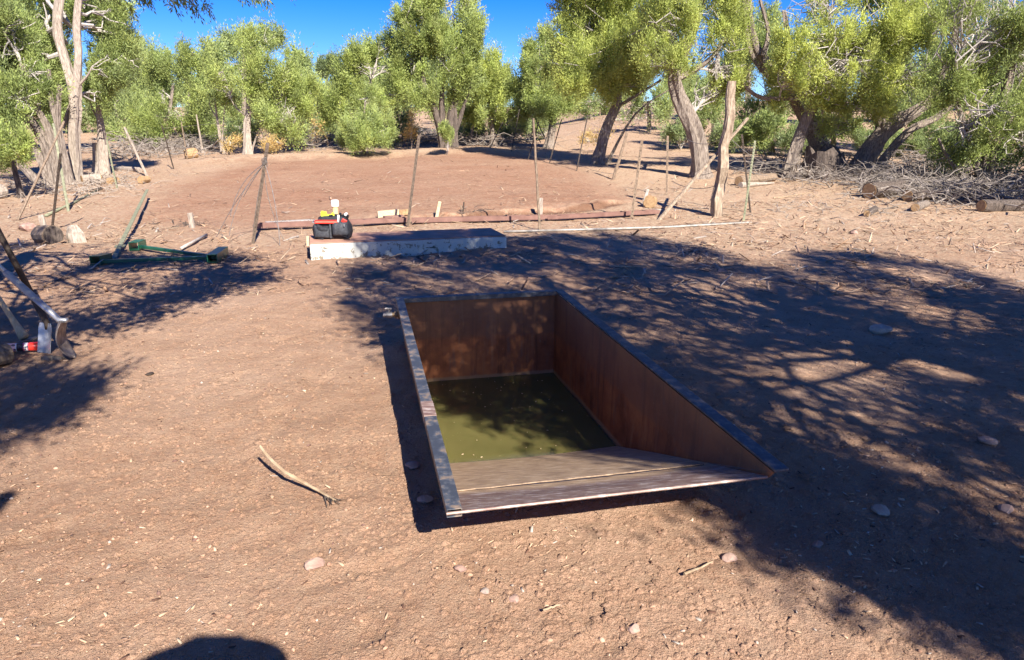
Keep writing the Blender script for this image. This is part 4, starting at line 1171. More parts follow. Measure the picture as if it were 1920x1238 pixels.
def scatter(name, mat, n, region, make, seed, dens=None):
    rg = np.random.default_rng(seed); x0, x1, y0, y1 = region
    # density falls off with distance, so sample in perspective
    u = rg.random(n); y = y0 * (y1 / y0) ** u if y0 > 0 else y0 + (y1 - y0) * u
    x = (rg.random(n) * 2 - 1) * (0.86 * y + .6)
    keep = np.ones(n, bool)
    d = np.stack([x, y], 1) - TP[:2]; a = d @ E1[:2]; b = d @ E2[:2]
    keep &= ~((a > -.02) & (a < 1.33) & (b > -.03) & (b < 2.25))
    if dens is not None: keep &= rg.random(n) < dens(x, y)
    x, y = x[keep], y[keep]; z = surf(x, y)
    return make(x, y, z, rg)
def chips(name, mat, x, y, z, rg, s0, s1, asp, th):
    n = len(x); ang = rg.random(n) * 6.283; L = (s0 + (s1 - s0) * rg.random(n) ** 2.0) ; W_ = L * (asp[0] + (asp[1] - asp[0]) * rg.random(n))
    tl = rg.normal(size=n) * .25; tl2 = rg.normal(size=n) * .3
    ux = np.stack([np.cos(ang), np.sin(ang), tl], 1); uy = np.stack([-np.sin(ang), np.cos(ang), tl2], 1)
    c = np.stack([x, y, z + th], 1); bend = rg.normal(size=n) * .15
    a = c - ux * L[:, None] / 2; b = c + ux * L[:, None] / 2
    V = np.stack([a - uy * W_[:, None] * .3, a + uy * W_[:, None] * .4, b + uy * W_[:, None] * .25, b - uy * W_[:, None] * .45], 1)
    V[:, 2:, 2] += (bend * L)[:, None]
    pal = np.array([(.44, .30, .20), (.38, .24, .155), (.50, .38, .26), (.22, .14, .10), (.38, .32, .27), (.12, .065, .045)])
    t = pal[rg.choice(len(pal), n, p=[.26, .26, .12, .15, .10, .11])] * (.85 + .3 * rg.random((n, 1)))
    me = mesh_quads(name, V, t, mat); o = bpy.data.objects.new(name, me); COL.objects.link(o); o['kind'] = 'stuff'
    s = o.modifiers.new('s', 'SOLIDIFY'); s.thickness = .003
    return o
def chip_mat():
    m, n, o = newmat('litter_chip'); at = n.nodes.new('ShaderNodeAttribute'); at.attribute_name = 'tint'
    finish(n, o, at.outputs['Color'], .9, None, 0, .2); return m
CHIP = chip_mat()
def litter_d(x, y):
    inpad = in_poly(x, y, PADPOLY)
    d = .25 + .6 * sstep(6, 12, y + (fbm(x * .5, y * .5, 3) - .45) * 5) + .3 * sstep(0, 4, x)
    cl = sstep(.38, .62, fbm(x * 1.6 + 5, y * 1.6, 3))
    return np.where(inpad, .16, np.clip(d * (.25 + cl), 0, 1))
scatter('wood_chips', CHIP, 52000, (0, 0, 1.2, 30), lambda x, y, z, rg: chips('wood_chips', CHIP, x, y, z, rg, .005, .030, (.2, .6), .002), 8, litter_d)
scatter('bark_litter', CHIP, 34000, (0, 0, 7, 36), lambda x, y, z, rg: chips('bark_litter', CHIP, x, y, z, rg, .05, .30, (.035, .16), .010), 9, litter_d)
def gravel(x, y, z, rg):
    n = len(x); base = []
    mb = MB(); rock_mesh(mb, (0, 0, 0), 1, 5, .6, 1); B0 = np.array(mb.v); F0 = np.array(mb.f)
    r = .003 + .013 * rg.random(n) ** 5; ang = rg.random(n) * 6.28
    ca, sa = np.cos(ang), np.sin(ang)
    sx = r * (.8 + .5 * rg.random(n)); sy = r * (.7 + .4 * rg.random(n)); szz = r * (.7 + .5 * rg.random(n))
    P = B0[None] * np.stack([sx, sy, szz], 1)[:, None]
    Q = np.stack([P[..., 0] * ca[:, None] - P[..., 1] * sa[:, None], P[..., 0] * sa[:, None] + P[..., 1] * ca[:, None], P[..., 2]], -1) + np.stack([x, y, z + r * .2], 1)[:, None]
    m = len(B0); F = (F0[None] + (np.arange(n) * m)[:, None, None]).reshape(-1, 3)
    me = bpy.data.meshes.new('gravel'); me.vertices.add(n * m); me.vertices.foreach_set('co', Q.astype(np.float32).ravel())
    me.loops.add(F.size); me.loops.foreach_set('vertex_index', F.astype(np.int32).ravel()); me.polygons.add(len(F))
    me.polygons.foreach_set('loop_start', np.arange(0, F.size, 3, dtype=np.int32)); me.polygons.foreach_set('loop_total', np.full(len(F), 3, dtype=np.int32)); me.update(calc_edges=True)
    a = me.color_attributes.new('tint', 'FLOAT_COLOR', 'POINT'); pal = np.array([(.35, .215, .145), (.27, .155, .105), (.42, .28, .20), (.46, .37, .30), (.17, .10, .08)])
    c = np.ones((n, m, 4), np.float32); c[:, :, :3] = (pal[rg.choice(5, n, p=[.46, .28, .12, .03, .11])] * (.85 + .3 * rg.random((n, 1))))[:, None]
    a.data.foreach_set('color', c.ravel()); me.materials.append(CHIP)
    o = bpy.data.objects.new('gravel', me); COL.objects.link(o); o['kind'] = 'stuff'
scatter('gravel', CHIP, 18000, (0, 0, 1.2, 20), gravel, 10, lambda x, y: .15 + .85 * sstep(.4, .62, fbm(x * 1.3, y * 1.3 + 3, 4)))
def clods(x, y, z, rg):
    n = len(x); B0 = np.array([(1, 0, 0), (.45, .8, .1), (-.5, .85, 0), (-1, .1, .1), (-.4, -.8, 0), (.55, -.75, .1), (.15, .1, .62), (-.35, -.1, .5)])
    F0 = np.array([(0, 1, 6), (1, 2, 6), (2, 3, 7), (3, 4, 7), (4, 5, 7), (5, 0, 6), (2, 7, 6), (5, 6, 7)])
    r = .004 + .020 * rg.random(n) ** 3.4; ang = rg.random(n) * 6.283; ca, sa = np.cos(ang), np.sin(ang)
    P = B0[None] * (.7 + .6 * rg.random((n, 8, 3))) * (np.stack([r * (.8 + .6 * rg.random(n)), r * (.6 + .5 * rg.random(n)), r * (.5 + .6 * rg.random(n))], 1))[:, None]
    Q = np.stack([P[..., 0] * ca[:, None] - P[..., 1] * sa[:, None], P[..., 0] * sa[:, None] + P[..., 1] * ca[:, None], P[..., 2]], -1) + np.stack([x, y, z - .001], 1)[:, None]
    F = (F0[None] + (np.arange(n) * 8)[:, None, None]).reshape(-1, 3)
    me = bpy.data.meshes.new('dirt_clods'); me.from_pydata([], [], []); me.vertices.add(n * 8); me.vertices.foreach_set('co', Q.astype(np.float32).ravel())
    me.loops.add(F.size); me.loops.foreach_set('vertex_index', F.astype(np.int32).ravel()); me.polygons.add(len(F))
    me.polygons.foreach_set('loop_start', np.arange(0, F.size, 3, dtype=np.int32)); me.polygons.foreach_set('loop_total', np.full(len(F), 3, dtype=np.int32)); me.update(calc_edges=True)
    me.materials.append(DIRT); o = bpy.data.objects.new('dirt_clods', me); COL.objects.link(o); o['kind'] = 'stuff'
scatter('dirt_clods', DIRT, 110000, (0, 0, 1.2, 13), clods, 14, lambda x, y: np.clip(.35 + .7 * sstep(.36, .66, fbm(x * 1.9 + 11, y * 1.9 + 3, 5)), 0, 1))
#@@TREES
# ------------------------------------------------------------------ junipers and other growth
def TPx(d, pts, jit=0.0):
    """trunk path: pixels at depth d, an optional third value shifts the depth"""
    return [at_depth(p[0], p[1], d + (p[2] if len(p) > 2 else 0)) for p in pts]
def BL(d, lst, k=1.0):
    out_ = []
    for i, q in enumerate(lst):
        px, py, rx, ry = q[:4]; dd = d + (q[4] if len(q) > 4 else ((i * 7) % 5 - 2) * .35)
        c = at_depth(px, py, dd); s = dd / (FPX * _cp)
        out_.append((c, (rx * s, max(rx, ry) * s * .85 * k, ry * s)))
    return out_
def base_at(px, d):
    x = at_depth(px, 300, d)[0]; return np.array([x, d, sz(x, d)])
def T_(name, label, d, px, trunks, blobs, tr=None, **kw):
    b = base_at(px, d)
    trs = []
    for (pts, r0, r1) in trunks:
        P = TPx(d, pts)
        if pts[0][1] > 1e5 or True:
            if abs(P[0][2] - b[2]) < 1.2 and kw.get('ground', True): P[0] = np.array([P[0][0], P[0][1], sz(P[0][0], P[0][1])])
        trs.append((P, r0, r1))
    kw.pop('ground', None)
    return tree(name, label, b, trs, BL(d, blobs), **kw)

# --- right foreground group
T_('juniper_tree', 'juniper with a leaning grey trunk and round crown, left of the two right trunks', 25, 1122,
   [([(1120, 305), (1138, 240), (1158, 190), (1152, 140), (1170, 80)], .21, .09), ([(1150, 205), (1200, 175), (1240, 150)], .07, .03), ([(1140, 248), (1190, 215), (1260, 165)], .05, .015)],
   [(1120, 110, 80, 55), (1085, 60, 55, 55), (1165, 40, 85, 65), (1205, 105, 60, 50), (1060, 130, 35, 30), (1130, -50, 90, 60), (1065, 15, 35, 40), (1170, 150, 40, 22), (1225, 40, 45, 50), (1100, 150, 40, 18)],
   mix=(.8, 2.2, 2.4, .2), leaf=.095, tuft=.30, dens=1.0, seed=21, twigs=14, dead=12, gap=.41)
T_('juniper_tree', 'juniper with a thick curving bare trunk and full crown, right of the leaning one', 21.5, 1312,
   [([(1316, 306), (1305, 255), (1278, 195), (1264, 140), (1285, 90), (1310, 20)], .27, .12), ([(1268, 150), (1320, 120), (1350, 90)], .10, .04)],
   [(1295, 55, 80, 60), (1345, 105, 50, 50), (1238, 60, 55, 60), (1325, -25, 85, 60), (1375, 140, 28, 28), (1250, 115, 32, 28), (1365, 50, 40, 45), (1335, 160, 30, 22), (1225, 110, 30, 40)],
   mix=(.7, 2.2, 2.4, .2), leaf=.09, tuft=.28, seed=22, twigs=14, dead=12)
T_('juniper_tree', 'broad many-stemmed juniper with twisted brown stems and a yellow-green crown', 21.5, 1600,
   [([(1480, 328), (1495, 270), (1522, 205), (1545, 165), (1562, 80)], .22, .09),
    ([(1608, 325), (1628, 285), (1662, 240), (1718, 208), (1790, 155), (1850, 110)], .36, .06),
    ([(1640, 275), (1700, 250), (1755, 222), (1800, 180)], .16, .05),
    ([(1655, 245), (1640, 180), (1660, 110), (1690, 20)], .16, .06),
    ([(1560, 300, 1.5), (1500, 195, 1.5), (1455, 145, 1.5), (1415, 95, 1.5), (1402, 20, 1.5), (1395, -30, 1.5)], .30, .12),
    ([(1462, 150, 1.5), (1478, 95, 1.5), (1470, 20, 1.5)], .12, .06),
    ([(1430, 105, 1.2), (1440, 60, 1.2), (1425, 0, 1.2)], .09, .04),
    ([(1740, 195), (1780, 110), (1800, 40), (1870, -30)], .12, .06), ([(1530, 180), (1440, 185), (1400, 165), (1385, 130)], .08, .03)],
   [(1560, 85, 80, 50, -1), (1640, 55, 80, 55, -.5), (1500, 120, 40, 40, -1), (1605, 125, 70, 40, -1.4), (1690, 85, 50, 50, -.8), (1650, 160, 45, 28, -1), (1545, 10, 70, 40, 0), (1735, 40, 40, 40, .5), (1540, 160, 40, 30, -.8), (1590, 205, 40, 24, -.6), (1470, 150, 34, 40, .3), (1660, 205, 36, 18, -1), (1560, 235, 44, 20, .6), (1700, 140, 40, 30, -.9), (1660, -10, 80, 40, 0)],
   mix=(.5, 2.0, 3.0, .1), leaf=.09, tuft=.26, seed=23, twigs=22, dead=26, gap=.44, bark=BARK)
# broken hollow stump between its stems
b = base_at(1552, 21.2); mb = MB(); n = 16; rg = random.Random(5); vs = []
for k in range(n):
    a = 6.283 * k / n; rr = .62 * (1 + .12 * math.sin(3 * a + 1)); vs.append(b + [rr * math.cos(a) * 1.15, rr * math.sin(a), -.1])
for k in range(n):
    a = 6.283 * k / n; rr = .52 * (1 + .1 * math.sin(3 * a + 1)); vs.append(b + [rr * math.cos(a) * 1.0 - .12, rr * math.sin(a), .55 + .35 * abs(math.sin(1.7 * a)) + rg.uniform(-.12, .12)])
for k in range(n):
    q = vs[n + k]; vs.append(b + (q - b) * np.array([.75, .75, .85]))
vs.append(b + [0, 0, .2])
fs = [(k, (k + 1) % n, n + (k + 1) % n, n + k) for k in range(n)] + [(n + k, n + (k + 1) % n, 2 * n + (k + 1) % n, 2 * n + k) for k in range(n)] + [(2 * n + k, 2 * n + (k + 1) % n, 3 * n) for k in range(n)]
mb.add(vs, fs); tag(mb.build('stump', BARKD, None, loc=b), 'broad dark hollow stump between the twisted juniper stems', 'stump')
T_('juniper_tree', 'bright green juniper whose low branches fill the right edge of the frame', 18.5, 1850,
   [([(1850, 345), (1858, 270), (1880, 190), (1900, 110)], .22, .07), ([(1856, 290), (1810, 240), (1780, 160)], .10, .04), ([(1830, 330), (1780, 300), (1760, 260)], .06, .03), ([(1870, 240), (1935, 200)], .09, .04)],
   [(1855, 215, 60, 50), (1800, 245, 50, 40), (1905, 120, 70, 70), (1845, 70, 60, 45), (1780, 285, 28, 25), (1930, 260, 60, 40), (1790, 150, 40, 40), (1890, 0, 80, 50), (1800, 10, 50, 40), (1880, 290, 35, 18), (1960, 40, 60, 80)],
   mix=(1.2, 3.0, 1.0, .5), leaf=.085, tuft=.27, seed=24, twigs=20, dead=20, gap=.44)
# neighbours just outside the right edge, shading the brush pile
for i, (x, y) in enumerate([(14.4, 13.2), (17.6, 15.5)]):
    b = np.array([x, y, sz(x, y)]); rg = np.random.default_rng(300 + i)
    bl = [(b + np.array([rg.uniform(-1.7, 1.7), rg.uniform(-1.6, 1.6), rg.uniform(2.4, 5.0)]), np.array([1.0, 1.0, .8]) * rg.uniform(.8, 1.15)) for _ in range(11)]
    tree('juniper_tree', ['spreading juniper just beyond the right edge, nearer the brush pile', 'spreading juniper beyond the right edge, farther back'][i], b, [([b, b + [.1, .1, 1.4], b + [-.2, 0, 3.2], b + [0, .1, 4.6]], .25, .08)], bl, mix=(1, 2.5, 1, .4), leaf=.12, tuft=.32, per=80, seed=300 + i, twigs=6)
# --- left group
T_('juniper_tree', 'tall juniper with a pale forked trunk at the left', 20, 142,
   [([(142, 330), (139, 255), (140, 180), (122, 115), (108, 50), (118, -40)], .17, .09), ([(141, 185), (147, 110), (145, 45), (152, -40)], .12, .07), ([(118, 240), (130, 205), (140, 180)], .05, .05), ([(148, 160), (165, 140), (172, 125)], .035, .012)],
   [(45, 105, 50, 45, .6), (75, 40, 35, 40, 1.4), (195, 55, 36, 40, 1.2), (228, 112, 35, 32, 1.2), (203, 130, 32, 34, 1.0), (190, 5, 50, 35, 1.4), (60, -30, 60, 40, 1.2), (235, 75, 22, 25, 1.6), (100, 85, 20, 36, 2.2), (215, 35, 25, 30, 1.2), (190, 178, 24, 16, 1.2), (125, 15, 30, 40, 2.4)],
   mix=(1.4, 2.2, .9, 1.0), leaf=.085, tuft=.27, seed=25, twigs=9, dead=3, bark=DEADW)
T_('juniper_tree', 'dark many-stemmed juniper leaning left beside the pale forked trunk', 19.2, 85,
   [([(108, 330), (85, 270), (45, 215), (-20, 160), (-70, 110)], .17, .06), ([(95, 325), (60, 270), (10, 235), (-40, 215)], .14, .05), ([(115, 325), (95, 250), (62, 190), (40, 120)], .12, .05), ([(118, 325), (112, 255), (98, 195), (92, 130)], .11, .04), ([(128, 330), (118, 280), (108, 220), (112, 160)], .12, .05), ([(75, 330), (20, 290), (-30, 260)], .10, .05)],
   [(25, 185, 45, 38), (60, 145, 40, 35), (-20, 120, 60, 50), (-30, 40, 60, 60), (20, 60, 45, 45), (10, 240, 34, 24), (-40, 200, 50, 40), (75, 190, 22, 26)],
   mix=(1.6, 2.4, .6, .6), leaf=.085, tuft=.26, seed=26, twigs=16, dead=9, bark=BARK)
T_('juniper_bush', 'low bright green bush with a dark crooked stem at the left edge', 16.8, 36,
   [([(37, 352), (28, 322), (22, 290)], .07, .03)], [(15, 270, 34, 22), (-8, 292, 22, 22), (30, 285, 18, 12)], mix=(.6, 3, .8, .4), leaf=.075, tuft=.20, seed=27, twigs=8, bark=BARKD, cat='bush')
T_('dead_snag', 'pale dead snag with a broken top right of the forked trunk', 21.8, 190,
   [([(191, 320), (190, 250), (184, 205), (186, 165)], .15, .04), ([(178, 316), (177, 268)], .09, .06), ([(200, 316), (199, 272)], .06, .04), ([(188, 230), (172, 200), (165, 170)], .04, .01), ([(186, 210), (200, 185), (206, 160)], .04, .01)], [], bark=DEADW, seed=28)
T_('juniper_tree', 'airy juniper between the left snag and the pale-trunked juniper', 34, 320,
   [([(322, 262), (318, 220), (325, 160)], .13, .05), ([(322, 262), (350, 215), (358, 150)], .10, .04)],
   [(300, 190, 40, 50), (352, 165, 42, 48), (262, 212, 36, 36), (340, 118, 28, 28), (300, 122, 18, 25), (385, 200, 24, 40), (330, 215, 60, 26), (288, 160, 25, 30), (362, 105, 14, 22)], mix=(.8, 2.6, .9, 1.0), leaf=.12, tuft=.36, seed=29, twigs=9, dens=.9)
T_('juniper_tree', 'juniper with a slim pale trunk and bare low limbs, left of centre', 30, 465,
   [([(465, 284), (464, 235), (468, 190), (470, 110)], .17, .06), ([(464, 218), (445, 205), (435, 190)], .05, .015), ([(464, 215), (490, 205), (515, 192)], .05, .012), ([(464, 235), (495, 225), (520, 235)], .035, .01)],
   [(468, 140, 48, 40), (520, 165, 42, 45), (430, 178, 28, 30), (480, 92, 32, 28), (538, 130, 26, 30), (418, 142, 24, 24), (535, 215, 32, 28), (500, 72, 14, 20), (470, 70, 10, 14), (560, 170, 24, 30), (510, 215, 30, 26), (555, 210, 26, 40)], mix=(.8, 2.8, 1.3, .7), leaf=.11, tuft=.33, seed=30, twigs=10, dead=5, bark=DEADW)
T_('dead_sapling', 'thin bare grey sapling left of the pale slim trunk', 31, 413, [([(417, 282), (410, 240), (402, 185)], .09, .02), ([(410, 240), (420, 215), (425, 190)], .03, .01), ([(407, 220), (396, 205), (392, 190)], .03, .01), ([(380, 285), (374, 250), (368, 215)], .05, .02)], [], bark=DEADW, seed=31)
# --- centre
T_('juniper_tree', 'dense round juniper left of the tall many-stemmed one', 33, 690,
   [([(690, 266), (686, 220), (695, 150)], .18, .06), ([(690, 266), (660, 220), (645, 180)], .10, .04)],
   [(700, 145, 58, 50), (640, 190, 36, 45), (740, 120, 40, 45), (665, 130, 36, 36), (718, 85, 18, 20), (690, 210, 60, 34), (650, 215, 44, 40), (685, 98, 20, 22), (755, 185, 34, 44), (740, 80, 14, 20)], mix=(1.0, 2.6, 1.1, .5), leaf=.12, tuft=.34, seed=32, twigs=8)
T_('juniper_seedling', 'fresh green bushy seedling at the pad edge, before the round juniper', 29.5, 682,
   [([(682, 278), (682, 240), (684, 190)], .06, .02)], [(668, 246, 28, 24), (705, 222, 34, 34), (690, 190, 20, 22), (720, 250, 22, 18), (650, 258, 14, 12), (685, 262, 36, 10)], mix=(.4, 3.2, .6, 1.0), leaf=.09, tuft=.24, seed=33, twigs=6, cat='bush')
T_('juniper_tree', 'tallest central juniper with fanned dark stems rising above the others', 32, 838,
   [([(834, 262), (818, 215), (796, 165), (790, 90)], .20, .06), ([(838, 262), (846, 210), (862, 160), (860, 60)], .20, .06), ([(832, 262), (828, 200), (832, 110)], .18, .06), ([(842, 262), (862, 225), (885, 150)], .14, .05), ([(852, 262), (853, 210), (846, 190)], .13, .06)],
   [(830, 115, 55, 48), (790, 62, 36, 42), (850, 45, 45, 45), (880, 105, 28, 42), (768, 130, 26, 36), (805, 172, 42, 22), (872, 165, 34, 26), (830, -10, 45, 30), (892, 55, 18, 36), (760, 30, 18, 32), (800, 8, 26, 24), (880, 10, 16, 26), (775, 100, 30, 36)], mix=(.8, 2.6, 1.2, .6), leaf=.12, tuft=.34, seed=34, twigs=12, dead=4, bark=BARKD)
T_('juniper_seedling', 'tiny green seedling at the foot of the fanned stems', 29.5, 838, [], [(836, 246, 12, 11), (842, 254, 8, 6)], mix=(.4, 3, .6, .8), leaf=.08, tuft=.16, seed=35, cat='bush', twigs=4)
T_('juniper_tree', 'pointed olive juniper just right of the tallest central one', 34, 922,
   [([(925, 264), (922, 220), (920, 130)], .16, .05)],
   [(920, 160, 34, 48), (945, 190, 26, 40), (896, 200, 34, 34), (915, 112, 16, 22), (940, 150, 18, 24), (905, 150, 20, 24), (925, 215, 40, 22)], mix=(.6, 2.6, 2.0, .3), leaf=.12, tuft=.32, seed=36, twigs=6, up=1.3)
T_('juniper_tree', 'juniper with a short pale trunk at the far right corner of the pad', 33, 1030,
   [([(1028, 264), (1036, 225), (1030, 170), (1025, 110)], .20, .07), ([(1032, 235), (1000, 215)], .05, .015)],
   [(1010, 150, 32, 44), (1045, 115, 28, 44), (986, 190, 24, 34), (1050, 180, 22, 38), (998, 100, 14, 22), (1020, 200, 46, 20), (975, 160, 16, 26), (1022, 78, 14, 20), (1062, 150, 22, 40)], mix=(1.1, 2.4, 1.0, .6), leaf=.12, tuft=.32, seed=37, twigs=8, dead=4)
# --- far growth
T_('pine_tree', 'small dark flat-topped pine on the far skyline left of centre', 75, 612,
   [([(612, 235), (612, 170), (613, 120)], .28, .1)], [(612, 118, 16, 12), (602, 130, 13, 8), (626, 128, 11, 8)], mix=(3.2, .8, .1, 1.5), leaf=.25, tuft=.5, seed=38, twigs=6, dens=.7)
for i, (px, d, blobs, lab) in enumerate([
        (600, 47, [(600, 190, 30, 34), (625, 205, 24, 28), (575, 200, 24, 30)], 'far grey-green juniper in the gap left of the round one'),
        (563, 50, [(563, 165, 20, 34), (548, 195, 22, 30), (575, 140, 12, 20)], 'far slender juniper right of the pale-trunked juniper'),
        (260, 44, [(268, 120, 14, 34), (250, 100, 16, 30), (252, 170, 30, 40)], 'far juniper rising behind the tall left juniper'),
        (400, 45, [(400, 130, 22, 44), (380, 175, 24, 40), (420, 190, 20, 40)], 'far juniper behind the bare grey sapling'),
        (455, 52, [(430, 95, 12, 24), (450, 85, 14, 22), (520, 60, 12, 18), (445, 130, 30, 40)], 'far juniper tops showing over the pale-trunked juniper'),
        (1105, 52, [(1105, 195, 34, 16), (1080, 190, 20, 18), (1135, 190, 18, 20)], 'green juniper bush on the red slope behind the leaning trunk'),
        (1215, 40, [(1215, 200, 34, 26), (1180, 205, 22, 20), (1245, 190, 24, 24)], 'grey-green juniper in the shade between the right trunks'),
        (1335, 36, [(1335, 215, 34, 34), (1355, 180, 30, 30), (1310, 190, 24, 26)], 'green juniper behind the curving bare trunk'),
        (1445, 30, [(1445, 235, 44, 34), (1480, 180, 44, 44), (1410, 215, 30, 30), (1460, 120, 50, 40), (1430, 60, 50, 50)], 'dark juniper behind the thick log post'),
        (1560, 31, [(1560, 230, 50, 34), (1600, 170, 60, 40), (1530, 130, 50, 50), (1620, 100, 50, 60)], 'dark juniper behind the hollow stump'),
        (1720, 30, [(1720, 225, 54, 34), (1770, 160, 54, 44), (1690, 150, 44, 44), (1740, 80, 60, 50), (1780, 10, 60, 40)], 'shaded juniper behind the low right limb'),
        (1880, 29, [(1880, 230, 60, 40), (1930, 150, 60, 60), (1840, 150, 50, 40), (1870, 60, 60, 50)], 'juniper behind the bright one at the right edge'),
        (1400, 45, [(1400, 30, 50, 60), (1390, 110, 40, 50), (1330, -10, 60, 50)], 'far juniper behind the tops of the right trunks'),
        (20, 27, [(20, 130, 50, 60), (-30, 60, 60, 70), (60, 30, 50, 60), (40, 220, 50, 40)], 'dark juniper behind the leaning left stems'),
        (215, 40, [(215, 210, 30, 36), (235, 180, 26, 36), (190, 195, 24, 40)], 'juniper behind the pale dead snag')]):
    sc_ = d / 33
    T_('juniper_tree', lab, d, px, [([(px, 300), (px + 3, blobs[0][1] + 20), (px, blobs[0][1] - 10)], .14 * sc_, .05 * sc_)], blobs, mix=((1.4, 2.4, .5, 1.2) if d < 40 else (.9, 2.0, .7, 1.6)),
       leaf=.0042 * d, tuft=.0105 * d, seed=50 + i, twigs=5, dens=.85, per=120)
# wooded slope beyond: copies of three far junipers
protos = []
for i in range(3):
    rg = np.random.default_rng(90 + i); b = np.array([0., 0, 0])
    bl = [((rg.uniform(-.9, .9), rg.uniform(-.9, .9), rg.uniform(1.2, 3.4)), (rg.uniform(.9, 1.3), rg.uniform(.9, 1.3), rg.uniform(.9, 1.4))) for _ in range(6)] + [((0, 0, 3.9), (.6, .6, 1.0))]
    protos.append(tree('juniper_tree', 'one of the small distant junipers covering the slope beyond the fence', b, [([b, b + [0, .1, 1.5], b + [.1, 0, 3]], .15, .05)], bl, group='distant junipers on the slope', mix=(1.0, 2.2, .6, 1.3), leaf=.24, tuft=.55, seed=90 + i, twigs=4, dens=.8, per=90))
rg = np.random.default_rng(7); spots = []
while len(spots) < 95:
    d = rg.uniform(44, 120); x = rg.uniform(-.80, .82) * d
    px = 960 + x / d * FPX * 1.03
    if 1000 < px < 1260 and d < 62: continue
    if all((x - a) ** 2 + (d - c) ** 2 > 7 for a, c in spots): spots.append((x, d))
for i, (x, d) in enumerate(spots):
    o = protos[i % 3] if i < 3 else copy_tree(protos[i % 3])
    s = rg.uniform(.75, 1.2); o.location = (x, d, sz(x, d) - .05); o.rotation_euler = (0, 0, rg.uniform(0, 6.28)); o.scale = (s, s, s * rg.uniform(.9, 1.15))
# low growth along the far fence line
for i, (px, d, rx, ry, py) in enumerate([(285, 37, 26, 16, 255), (375, 38, 24, 18, 246), (335, 40, 28, 16, 244), (455, 36, 24, 20, 240), (545, 36, 26, 14, 250), (620, 39, 26, 16, 240), (745, 36, 30, 18, 240), (785, 37, 26, 16, 238), (875, 38, 26, 14, 240), (955, 38, 28, 18, 236), (905, 40, 24, 14, 236), (1000, 40, 24, 16, 230), (1275, 33, 26, 16, 246), (1370, 31, 30, 18, 252), (1500, 29, 40, 20, 262), (1650, 29, 44, 22, 262), (1760, 28, 44, 22, 270), (1830, 30, 44, 24, 250)]):
    if i in (2, 7, 10): continue
    T_('juniper_bush', 'low grey-green juniper bush ' + ['right of the pale snag', 'before the bare grey sapling', 'under the airy juniper', 'behind the slim pale trunk', 'behind the yellow dry scrub', 'left of the green seedling', 'right of the green seedling', 'left of the fanned dark stems', 'right of the fanned dark stems', 'right of the pointed olive juniper', 'behind the grey wooden post', 'left of the short pale trunk', 'left of the curving bare trunk', 'right of the curving bare trunk', 'behind the twisted stems, left', 'behind the hollow stump, right', 'behind the low right limb', 'at the right, behind the bright juniper'][i],
       d, px, [], [(px, py, rx, ry), (px + rx * .7, py + 5, rx * .6, ry * .7), (px - rx * .7, py + 6, rx * .6, ry * .6)], mix=(1.6, 1.6, .4, 2.0), leaf=.0036 * d, tuft=.009 * d, seed=150 + i, twigs=10, dead=6, dens=.8, cat='bush')
# dry yellow oak scrub
for i, (px, d, bl, lab) in enumerate([(565, 33, [(565, 238, 28, 16), (590, 242, 22, 12), (540, 252, 22, 10)], 'yellow dry scrub behind the pad, left of the green seedling'),
        (520, 29, [(518, 268, 14, 10), (506, 274, 10, 7)], 'small orange dry shrub below the pale-trunked juniper'),
        (430, 31, [(430, 268, 12, 10), (445, 262, 10, 9)], 'small yellow shrub beside the bare grey sapling'),
        (1120, 31, [(1118, 262, 16, 9), (1140, 256, 12, 8), (1098, 258, 10, 7)], 'yellow dry grass tuft behind the leaning trunk'),
        (772, 33, [(772, 226, 8, 14), (768, 248, 10, 10)], 'orange shrub in the dark gap under the tallest juniper')]):
    b = base_at(px, d)
    def yel(i=i):
        global GREEN, DEEP, YEL, GREYG_
        s = (GREEN, DEEP, YEL, GREYG_)
        GREEN, DEEP, YEL, GREYG_ = np.array([.56, .40, .14]), np.array([.44, .29, .12]), np.array([.64, .48, .18]), np.array([.50, .42, .27])
        tree('dry_shrub', lab, b, [([b, b + [.05, 0, .3]], .03, .015)], BL(d, bl), mix=(1, 2, 1, 1), leaf=.10, tuft=.22, dens=.45, per=26, seed=120 + i, twigs=10, cat='shrub')
        GREEN, DEEP, YEL, GREYG_ = s
    yel()

# ------------------------------------------------------------------ dead branches lying under the trees
def brush(name, label, n, area, Lr, seed, h=.35, mats=BRUSHM, r0=.018, stuff=True, thick=None):
    """area: list of (px,py,rx,ry) patches on the ground"""
    rg = np.random.default_rng(seed); mb = MB()
    wts = np.array([a[2] * a[3] for a in area], float); wts /= wts.sum()
    for i in range(n):
        a = area[rg.choice(len(area), p=wts)]
        q = rg.normal(size=2) * .5
        p = GS(a[0] + q[0] * a[2], a[1] + q[1] * a[3]); L = rg.uniform(*Lr); an = rg.uniform(0, 6.283); hh = h * rg.random() ** 2
        e = p + np.array([math.cos(an) * L, math.sin(an) * L, 0]); e[2] = sz(e[0], e[1]) + h * rg.random() ** 1.5
        p[2] += hh * .6
        P = crooked(p, e, rg, 5, .07); r = r0 * (.4 + .9 * rg.random())
        mb.tube(P, list(np.linspace(r, r * .35, 5)), 5)
        for k in range(rg.integers(1, 4)):
            s = P[rg.integers(1, 4)]; mb.tube(crooked(s, s + rg.normal(size=3) * np.array([.3, .3, .16]) * L * .6 + [0, 0, .05], rg, 3, .1), [r * .5, r * .35, r * .2], 4)
    o = mb.build(name, mats, None, loc=(0, 0, 0)); o['kind'] = 'stuff'; return o
brush('brush_pile', '', 560, [(1760, 360, 120, 26), (1860, 365, 90, 26), (1680, 355, 60, 18)], (.5, 1.7), 3, .6)
brush('dead_branches', '', 520, [(1620, 335, 140, 22), (1780, 318, 120, 22), (1450, 320, 60, 16), (1530, 338, 60, 10)], (.5, 1.9), 4, .7)
